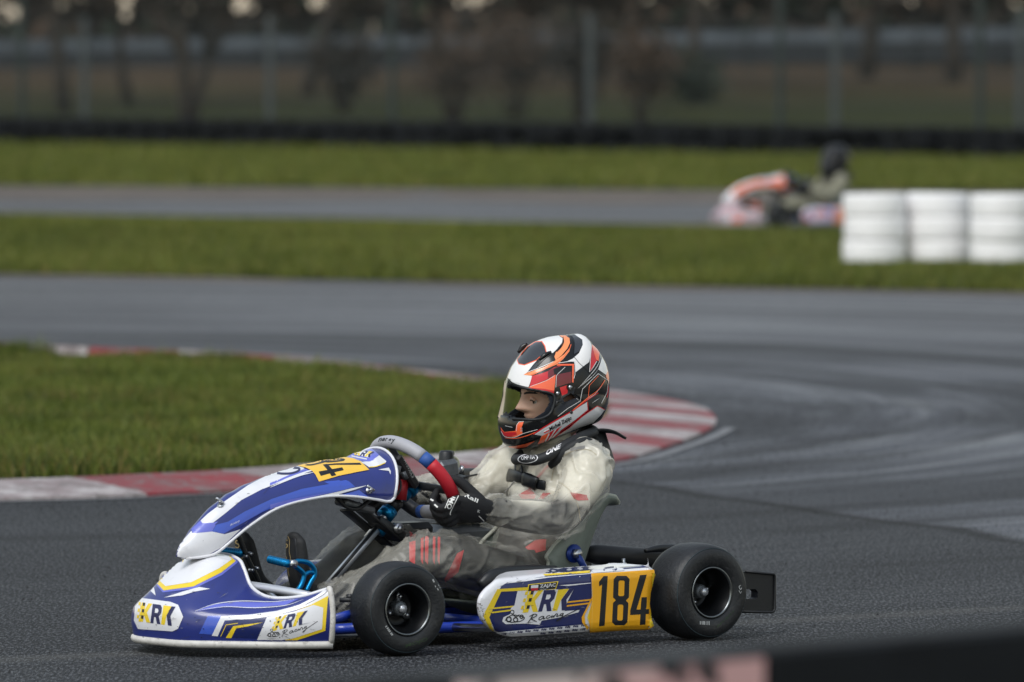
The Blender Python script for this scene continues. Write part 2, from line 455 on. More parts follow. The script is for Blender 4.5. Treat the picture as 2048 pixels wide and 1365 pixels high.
scr = g.math('ADD', g.math('ADD', g.math('MULTIPLY', g.math('SUBTRACT', x, float(pc[0])), -math.sin(a2)), g.math('MULTIPLY', g.math('SUBTRACT', y, float(pc[1])), math.cos(a2))), g.math('MULTIPLY', wob, .3))
sm = g.math('SUBTRACT', 1.0, g.sstep(g.math('ABSOLUTE', scr), .02, .16))
c = g.mix(g.math('MULTIPLY', sm, .16), c, rgb(120,118,112))
sp = g.math('MULTIPLY', g.math('SUBTRACT', 1.0, g.sstep(spk, .08, .2)), g.sstep(g.noise(P, 17, 2), .5, .62))
c = g.mix(g.math('MULTIPLY', sp, .55), c, rgb(150,148,142))
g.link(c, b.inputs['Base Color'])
wet = g.math('MULTIPLY', g.math('MULTIPLY', st, sto), g.sstep(fine, .3, .72))
g.link(g.ramp(wet, (0, (.85,.85,.85)), (1, (.46,.46,.46))), b.inputs['Roughness'])
g.link(g.ramp(wet, (0, (.28,.28,.28)), (1, (.55,.55,.55))), b.inputs['Specular IOR Level'])
h = g.math('ADD', agg, g.math('MULTIPLY', agg2, .8))
g.link(g.bump(h, .9, .012), b.inputs['Normal'])

# --- soils, grass
m, n, b = nodes_of('turf'); g = NG(n); P = g.tc.outputs['Object']
c = g.ramp(g.noise(P, 2.2, 5, .65), (.3, rgb(52,50,30)[:3]), (.5, rgb(62,74,32)[:3]), (.7, rgb(84,98,42)[:3]))
g.link(g.mul(c, g.ramp(g.noise(P, 25, 4, .7), (.3, (.6,.6,.6)), (.7, (1.15,1.15,1.15)))), b.inputs['Base Color']); b.inputs['Roughness'].default_value = .95; b.inputs['Specular IOR Level'].default_value = .1
g.link(g.bump(g.noise(P, 30, 4), 1, .03), b.inputs['Normal'])
def blade_mat(name, lo, mid, hi, dry, dryamt=.25, scale=1.3):
    m, n, b = nodes_of(name); g = NG(n); P = g.tc.outputs['Object']
    ge = n.nodes.new('ShaderNodeNewGeometry'); r = ge.outputs['Random Per Island']
    f = g.math('ADD', g.math('MULTIPLY', r, .45), g.math('MULTIPLY', g.noise(P, scale, 4, .6), .75))
    c = g.ramp(f, (.3, rgb(*lo)[:3]), (.58, rgb(*mid)[:3]), (.85, rgb(*hi)[:3]))
    d = g.math('MULTIPLY', g.sstep(g.math('FRACT', g.math('MULTIPLY', r, 17.3)), 1-dryamt, 1-dryamt+.1), g.sstep(g.noise(P, .9, 3), .35, .62))
    g.link(g.mix(d, c, rgb(*dry)), b.inputs['Base Color'])
    b.inputs['Roughness'].default_value = .55; b.inputs['Specular IOR Level'].default_value = .25
    b.inputs['Subsurface Weight'].default_value = 0
    tr = n.nodes.new('ShaderNodeBsdfTranslucent'); n.links.new(b.inputs['Base Color'].links[0].from_socket, tr.inputs[0])
    ms = n.nodes.new('ShaderNodeMixShader'); ms.inputs[0].default_value = .3
    n.links.new(b.outputs[0], ms.inputs[1]); n.links.new(tr.outputs[0], ms.inputs[2])
    n.links.new(ms.outputs[0], n.nodes['Material Output'].inputs['Surface'])
blade_mat('grass_blades', (46,58,22), (88,102,40), (128,136,62), (132,116,66), .26)
blade_mat('grass_blades_far', (56,66,26), (94,104,42), (128,132,62), (124,112,62), .22, .45)
m, n, b = nodes_of('verge_soil'); g = NG(n); P = g.tc.outputs['Object']
g.link(g.ramp(g.noise(P, 1.4, 6, .7), (.3, rgb(66,58,52)[:3]), (.6, rgb(96,86,78)[:3]), (.8, rgb(84,84,62)[:3])), b.inputs['Base Color']); b.inputs['Roughness'].default_value = .95
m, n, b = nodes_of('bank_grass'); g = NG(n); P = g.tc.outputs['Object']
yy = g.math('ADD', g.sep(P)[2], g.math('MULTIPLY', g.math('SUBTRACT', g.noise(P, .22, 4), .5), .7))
c = g.ramp(yy, (0.0, rgb(60,66,32)[:3]), (.45, rgb(56,59,33)[:3]), (.7, rgb(70,63,42)[:3]), (.95, rgb(82,68,52)[:3]))  # green to dry brown, tones darkened to stand in for tree shade
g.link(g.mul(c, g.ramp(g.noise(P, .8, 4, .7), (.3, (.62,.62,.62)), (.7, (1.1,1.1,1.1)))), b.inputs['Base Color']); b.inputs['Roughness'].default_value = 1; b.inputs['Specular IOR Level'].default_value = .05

def sheet(name, pts, z, m_, label=None, kind='structure'):
    T = tessellate_polygon([[Vector((p[0], p[1], 0)) for p in pts]])
    o = obj(name, ([A((p[0], p[1], z)) for p in pts], [tuple(t) for t in T]), m_, None, False)
    tag(o, label, None, None, kind); return o
sq = lambda v, s: s*math.tanh(v/s)
o = sheet('ground', [(-3000,-300), (3000,-300), (3000,5500), (-3000,5500)], -.03, 'turf', 'rough turf ground stretching away to the horizon')
o = sheet('track', [(-70,-20), (70,-20), (70,101), (-70,101)], 0, 'asphalt', 'dark worn asphalt of the kart track')
near2 = lambda X: 55.4 - .62*sq(X, 14)
far2 = lambda X: 74.7 - .84*sq(X, 14)
near3 = lambda X: 92.5 - .35*sq(X, 14)
wall = lambda X: 124.3 - 1.19*X                         # line of the black tyre barrier
xs = np.linspace(-34, 34, 69)
def strip(name, lo, hi, z, m_, label, nrow=8, hump=0.0):
    rows = [[A((X, lo(X)+(hi(X)-lo(X))*k/nrow, z+hump*math.sin(math.pi*k/nrow)+(.02*noise.noise((X*.7, k*1.3, 3)) if 0 < k < nrow else 0))) for X in xs] for k in range(nrow+1)]
    return tag(obj(name, grid(rows), m_), label, None, None, 'structure')
wv = lambda X, s, a: a*noise.noise((X*.5, s, 1.7))
strip('verge', lambda X: near2(X)-.9+wv(X,1,.8), lambda X: near2(X)+1.2, .004, 'verge_soil', 'bare soil verge along the middle grass strip', 2)
strip('verge', lambda X: far2(X)-1.0, lambda X: far2(X)+.9+wv(X,5,.6), .004, 'verge_soil', 'bare soil verge beyond the middle grass strip', 2)
strip('verge', lambda X: near3(X)-7.5+wv(X,9,1.5), lambda X: near3(X)+1.5, .008, 'verge_soil', 'pale worn soil edge of the far track', 2)
strip('grass_strip', near2, far2, .012, 'turf', 'middle grass strip between the two stretches of track', 8, .0)
strip('grass_strip', near3, lambda X: wall(X)+3, .016, 'turf', 'far grass strip in front of the black tyre barrier', 8, .0)
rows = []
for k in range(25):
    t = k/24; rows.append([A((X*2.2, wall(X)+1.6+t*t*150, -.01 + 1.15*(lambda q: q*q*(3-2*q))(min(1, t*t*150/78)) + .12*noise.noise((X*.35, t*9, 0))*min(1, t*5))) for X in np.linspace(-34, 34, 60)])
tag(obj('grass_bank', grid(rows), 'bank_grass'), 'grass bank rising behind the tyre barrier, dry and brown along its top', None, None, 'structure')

# --- hairpin kerb of red and white blocks round the grass island
outer_px = [(-330, 1013), (-160, 1009), (0, 1003), (200, 998), (400, 989), (600, 979), (800, 965), (1000, 951), (1230, 926), (1330, 898), (1400, 872), (1432, 850), (1420, 828), (1380, 812), (1310, 798), (1230, 787), (1000, 765), (800, 741), (600, 721), (300, 709), (100, 699), (-250, 690)]
OUT = catmull([gpt(*p)[:2] for p in outer_px], 14)
L = [0.0]
for p, q in zip(OUT, OUT[1:]): L.append(L[-1]+np.linalg.norm(q-p))
L = np.array(L); OUT = np.array(OUT)
def kpath(s): return np.array([np.interp(s, L, OUT[:, 0]), np.interp(s, L, OUT[:, 1])])
def knorm(s):
    d = kpath(min(s+.25, L[-1]))-kpath(max(s-.25, 0)); d /= np.linalg.norm(d); return np.array([-d[1], d[0]])   # towards the island
KW = .47
def kerb_paint(name, col, worn):
    m, n, b = nodes_of(name); g = NG(n); P = g.tc.outputs['Object']
    grime = g.sstep(g.math('ADD', g.noise(P, 2.6, 5, .7), g.math('MULTIPLY', g.noise(P, 31, 4, .7), .35)), .52, .80)
    chips = g.sstep(g.math('ADD', g.noise(P, 11, 5, .75), g.math('MULTIPLY', g.noise(P, 70, 3), .2)), .60, .70)
    rub = g.sstep(g.noise(g.comb(g.math('MULTIPLY', g.sep(P)[0], .8), g.math('MULTIPLY', g.sep(P)[1], 9.0)), 1.0, 4, .6), .55, .75)
    c = g.mix(g.math('MULTIPLY', grime, .8), rgb(*col), rgb(*worn)); c = g.mix(g.math('MULTIPLY', chips, .75), c, rgb(120,112,110)); c = g.mix(g.math('MULTIPLY', rub, .45), c, rgb(70,68,70))
    g.link(c, b.inputs['Base Color']); b.inputs['Roughness'].default_value = .75; b.inputs['Specular IOR Level'].default_value = .3
    g.link(g.bump(g.noise(P, 45, 4, .7), .6, .006), b.inputs['Normal'])
kerb_paint('kerb_white', (186,180,179), (122,104,104)); kerb_paint('kerb_red', (140,50,58), (118,78,80))
mat('worn_line', (112,113,116), .8, var=.25, vscale=9, dirt=.8, dirtcol=(70,72,76))
kerb = tag(empty('kerb', (0, 0, 0)), 'red and white painted kerb curving round the grass island', None, None, 'structure')
pxs = []
for p in OUT: q = A((p[0], p[1], 0))-CAMP; pxs.append(PW/2+FPX*q[0]/(q[1]*cp-q[2]*sp_))
s_red = float(np.interp(295, pxs[:100], L[:100])); s0 = s_red % .8; k = 1-int(s_red//.8) % 2; bl = .80
while s0 + bl < L[-1]:
    n_ = 5; rows = []
    for i in range(n_+1):
        s = s0 + .004 + (bl-.008)*i/n_; p = kpath(s); q = knorm(s); h_ = .054
        rows.append([A((*(p), -.02)), A((*(p), .012)), A((*(p+q*.05), .02)), A((*(p+q*KW*.6), h_*.75)), A((*(p+q*KW), h_)), A((*(p+q*(KW+.02)), -.02))])
    V, F = grid(rows, True); F += [tuple(range(5, -1, -1)), tuple(n_*6+i for i in range(6))]
    obj('kerb_block', (V, F), 'kerb_white' if k % 2 == 0 else 'kerb_red', kerb, False)
    s0 += bl; k += 1; bl = .8 if abs(knorm(s0)[1]) > .75 else .64
rows = [[A((*(kpath(s)-knorm(s)*d), .005)) for s in np.linspace(0, float(np.interp(1432, pxs[:150], L[:150])), 130)] for d in (.05, .10)]
obj('edge_line', grid(rows), 'worn_line', kerb, False)
ISL = [kpath(s)+knorm(s)*(KW+.01) for s in np.linspace(0, L[-1], 120)] + [np.array((-9, 41.5)), np.array((-9, 30.5))]
zisl = lambda Y: .05-.05*min(1, max(0, (Y-31)/9))
T = tessellate_polygon([[Vector((p[0], p[1], 0)) for p in ISL]])
tag(obj('grass_island', ([A((p[0], p[1], zisl(p[1]))) for p in ISL], [tuple(t) for t in T]), 'turf', None, False), 'grass island inside the hairpin', kind='structure')

# --- grit and rubber crumbs thrown to the edge of the line
mat('crumb', (44,44,46), .9, var=.6, vscale=8)
gp_ = []
for _ in range(4200):
    s = RNG.uniform(0, L[-1]*.75); d = RNG.gamma(1.3, .35)+.06; p = kpath(s)-knorm(s)*d
    if RNG.random() < .35: p = np.array((RNG.uniform(-2.2, 2.2), RNG.uniform(19.5, 30)))
    gp_.append(p)
V = []; F = []
for p in gp_:
    r = RNG.uniform(.0018, .0055); a = RNG.uniform(0, 6.28); o_ = len(V)
    V += [A((p[0]+r*math.cos(a+k*2.09), p[1]+r*1.4*math.sin(a+k*2.09), .001)) for k in range(3)]+[A((p[0], p[1], .001+r*1.1))]; F += [(o_, o_+1, o_+3), (o_+1, o_+2, o_+3), (o_+2, o_, o_+3)]
tag(obj('grit', (V, F), 'crumb', None, False), 'scattered grit and rubber crumbs on the asphalt', 'grit', None, 'stuff')

# --- grass blades
def blades(name, pts, h, wd, m_, label):
    N = len(pts); h = np.asarray(h); a = RNG.uniform(0, 2*math.pi, N); le = RNG.normal(0, .35, (N, 2))*h[:, None]
    dx = np.stack([np.cos(a), np.sin(a), np.zeros(N)], 1)*(wd/2)
    V = np.empty((N, 5, 3)); mid = pts.copy(); mid[:, 2] += h*.55; mid[:, :2] += le*.35; tip = pts.copy(); tip[:, 2] += h; tip[:, :2] += le
    V[:, 0] = pts-dx; V[:, 1] = pts+dx; V[:, 2] = mid+dx*.75; V[:, 3] = mid-dx*.75; V[:, 4] = tip
    me = bpy.data.meshes.new(name); me.vertices.add(N*5); me.vertices.foreach_set('co', V.ravel())
    base = (np.arange(N)*5)[:, None]; li = (base+np.array([0, 1, 2, 3, 3, 2, 4])).ravel()
    me.loops.add(N*7); me.loops.foreach_set('vertex_index', li)
    me.polygons.add(N*2); ls = np.stack([np.arange(N)*7, np.arange(N)*7+4], 1).ravel(); me.polygons.foreach_set('loop_start', ls)
    me.update(calc_edges=True); me.validate(); me.materials.append(MATS[m_])
    o = bpy.data.objects.new(name, me); COL.objects.link(o); tag(o, label, 'grass', None, 'stuff'); return o
def inpoly(pts, poly):
    x, y = pts[:, 0], pts[:, 1]; c = np.zeros(len(pts), bool); n = len(poly)
    for i in range(n):
        x1, y1 = poly[i]; x2, y2 = poly[(i+1) % n]
        t = ((y1 > y) != (y2 > y)) & (x < (x2-x1)*(y-y1)/(y2-y1+1e-12)+x1); c ^= t
    return c
def nz(p, s, o=0): return pnoise(np.stack([p[:, 0]*s+o+50, p[:, 1]*s, np.full(len(p), o+.5)], 1))
c_ = np.stack([RNG.uniform(-3.6, .9, 230000), RNG.uniform(28.9, 43.4, 230000)], 1)
c_ = c_[inpoly(c_, ISL)]
p3 = np.concatenate([c_, .048-.05*np.clip((c_[:, 1:]-31)/9, 0, 1)], 1); nn = nz(p3, 1.6); n2 = nz(p3, 5, 3)
hh = np.clip(.046 + .035*nn + .03*n2 + RNG.gamma(2, .008, len(p3)), .014, .17)
hh = np.where(nz(p3, .9, 8) > .28, hh*.5, hh)*np.where((p3[:, 1] > 40) & (nz(p3, 2.2, 5) < .2), .72, 1)
blades('grass', p3, hh, .0065, 'grass_blades', 'short green grass covering the hairpin island')
def scatter(n, x0, x1, lo, hi):
    X = RNG.uniform(x0, x1, n); t = RNG.uniform(0, 1, n); Y = np.array([lo(a)+(hi(a)-lo(a))*q for a, q in zip(X, t)])
    return np.stack([X, Y, np.full(n, .02)], 1), t
p3, t = scatter(110000, -6.2, 6.0, lambda X: near2(X)-.15, lambda X: far2(X)+.1); p3[:, 2] = .008
nn = nz(p3, .9)
blades('grass', p3, np.clip(.055+.04*nn+RNG.gamma(2, .012, len(p3)), .03, .22)*np.clip((1.0-t)/.25, .15, 1)*np.where((p3[:, 0] > 2.3) & (p3[:, 1] < 60.6) & (p3[:, 1] > 58.2), .45, 1), .014, 'grass_blades_far', 'longer grass on the middle strip round the white tyres')
p3, t = scatter(60000, -10.5, 9.5, lambda X: near3(X)-.3, lambda X: wall(X)-.3)
blades('grass', p3, np.clip(.07+.03*nz(p3, .6)+RNG.gamma(2, .012, len(p3)), .03, .22), .03, 'grass_blades_far', 'mown grass in front of the black tyre barrier')

# ================================================================== TYRES OF THE BARRIERS
mat('white_paint_rubber', (240,238,238), .6, var=.06, vscale=5, dirt=.5, dirtcol=(120,122,112))
mat('old_rubber', (17,20,23), .8, spec=.25, var=.3, vscale=6)
m, n, b = nodes_of('worn_painted_rubber'); g = NG(n); P = g.tc.outputs['Object']
ox_, oy_, oz_ = g.sep(P)[:3]
fl = g.math('MAXIMUM', g.sstep(g.math('ADD', g.noise(P, 7, 4, .6), g.math('MULTIPLY', g.noise(P, 25, 3), .12)), .63, .72), g.sstep(oz_, .788, .794))
pc_ = g.mix(g.sstep(g.noise(P, 3.2, 2), .48, .6), rgb(232,214,206), rgb(214,168,164))
g.link(g.mix(fl, pc_, rgb(26,28,30)), b.inputs['Base Color']); b.inputs['Roughness'].default_value = .7
def tyre_shape(R, W_, seg=32, rim=.58):
    h = W_/2; q = R*rim
    sqr = rim > .6
    prof = [(q, -h*.62), (q*1.06, -h*.8), (R*.78, -h*.98), (R*.9, -h*.97), (R*.965, -h*.8), (R*.99, -h*.5), (R, 0), (R*.99, h*.5), (R*.965, h*.8), (R*.9, h*.97), (R*.78, h*.98), (q*1.06, h*.8), (q, h*.62), (R*.72, h*.5), (R*.9, 0), (R*.72, -h*.5)]
    if sqr: prof = [(q, -h*.7), (q*1.05, -h*.9), (R*.80, -h), (R*.93, -h*.995), (R*.975, -h*.93), (R*.993, -h*.78), (R, -h*.4), (R, h*.4), (R*.993, h*.78), (R*.975, h*.93), (R*.93, h*.995), (R*.80, h), (q*1.05, h*.9), (q, h*.7), (R*.72, h*.5), (R*.9, 0), (R*.72, -h*.5)]
    return lathe(prof, seg, axis='z', closed=True)
TW = .177
me_w = mesh('white_tyre', tyre_shape(.2425, TW, 40, .62), 'white_paint_rubber')
me_b = mesh('black_tyre', tyre_shape(.3, .16, 20), 'old_rubber')
def put(name, me, loc, rz=0.0, tilt=(0, 0)):
    o = bpy.data.objects.new(name, me); COL.objects.link(o); o.location = tuple(map(float, loc)); o.rotation_euler = (tilt[0], tilt[1], rz); return o
cols = [(1752, 529, 'leftmost white stack behind the dark kart'), (1879, 528, 'middle white stack of the three'), (2007, 531, 'white stack cut by the right picture edge')]
for px, py, wh in cols:
    q = gpt(px, py)
    for k, nm in enumerate(('bottom', 'middle', 'top')):
        o = put('white_tyre', me_w, (q[0]+RNG.normal(0, .004), q[1]+.25+RNG.normal(0, .006), TW/2+.004+k*TW), RNG.uniform(0, 6), (RNG.normal(0, .012), RNG.normal(0, .012)))
        tag(o, f'white painted tyre at the {nm} of the {wh}', 'tyre', 'white painted tyres on the middle grass strip')
X = -11.0; i = 0
while X < 9.3:
    Y = wall(X); nh = 3
    for k in range(nh):
        o = put('stacked_tyre', me_b, (X+RNG.normal(0, .02), Y+RNG.normal(0, .04), .10+k*.162), RNG.uniform(0, 6), (RNG.normal(0, .02), RNG.normal(0, .02)))
        tag(o, 'black tyre in the long stacked barrier before the wire fence', 'tyre', 'black tyres of the far barrier')
    X += .395 if i % 6 else .47
    i += 1
def barrier_block(pa_, pb_, m_, label):
    """a heavy rubber barrier slab; its long face looks at the track edge we stand on"""
    d = A(pb_)-A(pa_); L_ = np.linalg.norm(d); d /= L_; nrm = A((-d[1], d[0])); c = (A(pa_)+A(pb_))/2+nrm*.065
    o = obj('crash_barrier', boxm((0, 0, .4), (L_-.006, .12, .8), bev=.008), m_, None, False); o.location = (float(c[0]), float(c[1]), 0); o.rotation_euler = (0, 0, math.atan2(d[1], d[0]))
    tag(o, label, 'barrier', 'foreground barrier slabs'); return o
fa = A((-.128, 10.44)); fd = A((.863, .93)); fd = fd/fd[0]
fx = lambda px: next(fa+fd*t for t in np.linspace(-1.5, 3, 4000) if (fa+fd*t)[0]/(fa+fd*t)[1]*FPX+1024 >= px)
barrier_block(fx(260), fx(926), 'old_rubber', 'blurred black rubber barrier slab at the bottom edge, left of the painted one')
barrier_block(fx(927), fx(1545), 'worn_painted_rubber', 'blurred rubber barrier slab with flaking pink and white paint, bottom foreground')
barrier_block(fx(1546), fx(2500), 'old_rubber', 'blurred black rubber barrier slab in the bottom right corner')

# ================================================================== FENCES
mat('post_green', (40,50,48), .6); mat('post_grey', (86,92,94), .5, metal=.3, var=.1); mat('wire', (60,66,66), .5, metal=.6)
def fence(name, px_list, d_off, m_, r_, top, label, mesh_h):
    f = empty(name, (0, 0, 0)); tag(f, label, 'fence')
    pts = []
    for px in px_list:
        lo, hi = 100., 150.
        for _ in range(40):
            d = (lo+hi)/2; X = (px-PW/2)/FPX*d
            if d < wall(X)+d_off: lo = d
            else: hi = d
        pts.append((X, d))
    pm = mesh('post', lathe([(.0, top), (r_, top), (r_, -.3), (0, -.3)], 12, axis='z'), m_, False)
    for X, Y in pts:
        o = bpy.data.objects.new('post', pm); COL.objects.link(o); o.parent = f; o.location = (float(X), float(Y), 0)
    a, b_ = A(pts[0]), A(pts[-1]); a = a-(b_-a)*.15; b2 = b_+(b_-a)*.15; Ls = np.linalg.norm(b2-a); parts = []
    for zz in np.arange(.35, mesh_h, .45):
        obj('tension_wire', tube([(*a, zz), (*((a+b2)/2), zz-.015), (*b2, zz)], .006, 5), 'wire', f)
    for q in np.arange(0, Ls, .12):
        p = a+(b2-a)*q/Ls; d = (b2-a)/Ls
        for s in (-1, 1):
            e = p+d*s*(mesh_h-.1); parts.append(tube([(*p, .1), (*e, mesh_h)], .0035, 3, caps=False))
    o = obj('wire_mesh', join(*parts), 'wire', f); o['kind'] = 'stuff'
fence('wire_fence', [-240, 45, 785, 1560, 1960, 2300], 1.0, 'post_green', .055, 3.1, 'tall wire mesh fence on dark green posts behind the tyre barrier', 3.0)
fence('wire_fence', [-190, 170, 540, 1180, 1670, 2040, 2240], 2.2, 'post_grey', .06, 2.2, 'lower wire mesh fence on pale grey posts, just behind the green one', 2.1)

# ================================================================== FAR BARRIER, TREES, SHRUBS, WOOD
mat('bark', (58,50,42), .9, var=.25, vscale=4, bump=.6, bscale=30); mat('twig', (82,66,52), .9, var=.3, vscale=2); mat('twig_dark', (52,46,38), .9, var=.3, vscale=2)
mat('evergreen', (44,54,38), .8, var=.35, vscale=1.5); mat('olive_leaf', (74,74,42), .8, var=.35, vscale=1.5)
mat('pale_panel', (84,92,100), .5, var=.3, vscale=1.2, dirt=.5, dirtcol=(60,66,70)); mat('dark_belt', (36,40,44), .8)
fb = tag(empty('far_barrier', (0, 0, 0)), 'far barrier of dark boards topped with pale grey rail panels', 'barrier')
for i in range(15):
    xa = -15+i*2.1; zb = .98+.025*i
    ya = 203-.35*xa
    a, b_ = (xa+.03, ya, 0), (xa+2.07, ya-.735, 0)
    obj('lower_board', beam((a[0], a[1], zb+.28), (b_[0], b_[1], zb+.3), .08, .5, .01), 'dark_belt', fb, False)
    obj('rail_panel', beam((a[0], a[1]-.05, zb+.72), (b_[0], b_[1]-.05, zb+.74), .06, .30, .01), 'pale_panel', fb, False)
    obj('barrier_post', boxm((xa, ya+.1, zb+.3), (.1, .1, 1.2)), 'post_green', fb, False)
def zbank(X, Y):
    t = max(0, Y-wall(X/2.2)-1.6); q = min(1, t/78); return -.02+1.15*q*q*(3-2*q)
def branch(parts, p, d, L_, r, lvl, rnd, tips):
    pts = [A(p)]; dd = A(d)/np.linalg.norm(d)
    for i in range(4):
        dd = dd+A([rnd.gauss(0, .1), rnd.gauss(0, .1), rnd.gauss(.04, .06)]); dd /= np.linalg.norm(dd); pts.append(pts[-1]+dd*L_/4)
    parts.append(tube(pts, [r*(1-.13*i) for i in range(5)], 8 if lvl == 0 else 5))
    if lvl >= 3: tips.append(pts[-1]); tips.append(pts[2]); return
    for k in range(3 if lvl else 4):
        i = rnd.choice((2, 3, 4)); e = dd+A([rnd.gauss(0, .55), rnd.gauss(0, .55), rnd.uniform(.0, .5)])
        branch(parts, pts[i], e, L_*rnd.uniform(.55, .75), r*.5, lvl+1, rnd, tips)
SKY_GAPS = [(15,22,30,34),(250,14,24,42),(372,20,14,30),(485,22,34,40),(640,0,40,22),(745,52,22,16),(950,-4,60,14),(1290,0,60,12),(1400,-2,50,14),(1040,0,30,10)]
def gap(c):                                             # openings in the far wood where the sky shows
    q = A(c)-CAMP; z_ = q[1]*cp-q[2]*sp_; X_ = PW/2+FPX*q[0]/z_; Y_ = PH/2-FPX*(q[1]*sp_+q[2]*cp)/z_
    return any(((X_-a)/(w__*.5+7))**2+((Y_-b_)/(h__*.6+7))**2 < 1 for a, b_, w__, h__ in SKY_GAPS)
def leafmass(tips, n_, spread, size, rnd, org=None):
    n_ = int(n_*.5); size *= 1.4
    V = []; F = []
    for _ in range(n_):
        c = tips[rnd.randrange(len(tips))]+A([rnd.gauss(0, spread), rnd.gauss(0, spread), rnd.gauss(0, spread*.8)])
        if org is not None and gap(c+org): continue
        a = A([rnd.gauss(0, 1), rnd.gauss(0, 1), rnd.gauss(0, 1)]); a /= np.linalg.norm(a); b_ = np.cross(a, A([rnd.gauss(0, 1), rnd.gauss(0, 1), rnd.gauss(0, 1)])); b_ /= np.linalg.norm(b_)+1e-6
        s = size*rnd.uniform(.5, 1.3); o_ = len(V); V += [c-a*s, c+b_*s*.28, c+a*s, c-b_*s*.28]; F.append((o_, o_+1, o_+2, o_+3))
    return V, F
def tree(px, d, lean, stems, r, crown, label, seed, L0=2.6):
    X = (px-PW/2)/FPX*d; rnd = random.Random(seed); t = empty('tree', (X, d, zbank(X, d))); parts = []; tips = []
    for s in range(stems):
        an_ = lean + (0 if stems == 1 else (s-(stems-1)/2)*.28)
        branch(parts, (0, 0, -.1), (an_, rnd.gauss(0, .05), 1), L0, r*(1 if s == 0 else .85), 0, rnd, tips)
    obj('trunk', join(*parts), 'bark', t); o = obj('crown', leafmass(tips, 2600, .45, .16, rnd, A((X, d, zbank(X, d)))), crown, t, False); o['kind'] = 'stuff'
    tag(t, label, 'tree', 'trees behind the fence')
tree(372, 146, .0, 2, .15, 'twig', 'bare tree with a forked trunk near the left end of the fence', 3, 3.0)
tree(130, 160, .03, 1, .16, 'twig_dark', 'dark straight tree trunk left of the forked tree', 5, 3.4)
tree(262, 165, -.05, 1, .12, 'twig_dark', 'thin dark trunk between the straight tree and the forked tree', 6, 3.2)
tree(610, 172, .05, 1, .15, 'twig', 'brown trunk right of the forked tree', 8, 3.2)
tree(1395, 168, -.12, 1, .16, 'twig', 'leaning brown trunk before the pale rail panels', 9, 3.4)
tree(1262, 175, .04, 2, .13, 'twig_dark', 'twin-stemmed trunk among the brown shrubs', 12, 3.2)
tree(1730, 180, .02, 1, .2, 'evergreen', 'evergreen tree right of the pale rail panels', 14, 3.4)
tree(1905, 176, -.04, 1, .2, 'evergreen', 'dark evergreen tree near the right picture edge', 16, 3.2)
def shrub(px, d, h_, wd, m_, label, seed):
    X = (px-PW/2)/FPX*d; rnd = random.Random(seed); t = empty('shrub', (X, d, zbank(X, d))); parts = []; tips = []
    for k in range(16):
        a = rnd.uniform(0, 6.28); q = rnd.uniform(.1, 1); e = A((math.cos(a)*wd*q*.5, math.sin(a)*wd*q*.4, h_*rnd.uniform(.6, 1)))
        mid = e*.5+A((rnd.gauss(0, .08), rnd.gauss(0, .08), .05)); parts.append(tube([(e[0]*.15, e[1]*.15, -.05), mid, e], [.025, .017, .007], 5)); tips += [mid, e, (mid+e)/2]
        for _ in range(3):
            f_ = mid+A((rnd.gauss(0, .25), rnd.gauss(0, .25), rnd.uniform(.2, .6))); parts.append(tube([mid, f_], [.011, .004], 4)); tips.append(f_)
    obj('stems', join(*parts), 'twig', t); o = obj('twigs', leafmass(tips, 1500, .2, .1, rnd), m_, t, False); o['kind'] = 'stuff'
    tag(t, label, 'shrub', 'bare shrubs behind the fence')
shrub(905, 150, 1.9, 1.7, 'twig', 'brown bare shrub left of the centre of the fence', 21)
shrub(1030, 154, 2.2, 1.9, 'twig', 'tall brown bare shrub above the driver\'s helmet', 22)
shrub(1160, 150, 2.3, 1.7, 'twig_dark', 'darker bare shrub right of the tall brown one', 23)
shrub(1285, 148, 2.0, 1.5, 'twig', 'brown bare shrub beside the twin-stemmed trunk', 24)
shrub(1390, 160, .6, .8, 'evergreen', 'small low green bush on the grass bank', 25)
shrub(690, 158, 1.5, 1.6, 'twig_dark', 'low dark shrub right of the brown trunk', 26)
V = []; F = []; rnd = random.Random(40)
for _ in range(21000):
    X = rnd.uniform(-24, 24); Y = rnd.uniform(232, 262); z = 1.0+rnd.random()**1.9*11
    hole = noise.noise((X*.42, z*.33, 7)) 
    if 1.9 < z < 5.5 and hole > .6: continue
    if z > 5.5 and hole > .6: continue
    if gap((X, Y, z)): continue
    c = A((X, Y, z)); a = A([rnd.gauss(0, 1) for _ in range(3)]); a /= np.linalg.norm(a); b_ = np.cross(a, A([rnd.gauss(0, 1) for _ in range(3)])); b_ /= np.linalg.norm(b_)
    s = rnd.uniform(.3, .65); o_ = len(V); V += [c-a*s, c+b_*s*.5, c+a*s, c-b_*s*.5]; F.append((o_, o_+1, o_+2, o_+3))
tag(obj('wood', (V, F), ['twig_dark', 'twig', 'evergreen'], None, False, [i*7 % 3 if i % 2 else 0 for i in range(len(F))]), 'dark dense wood behind everything, sky showing through gaps', 'wood', None, 'stuff')

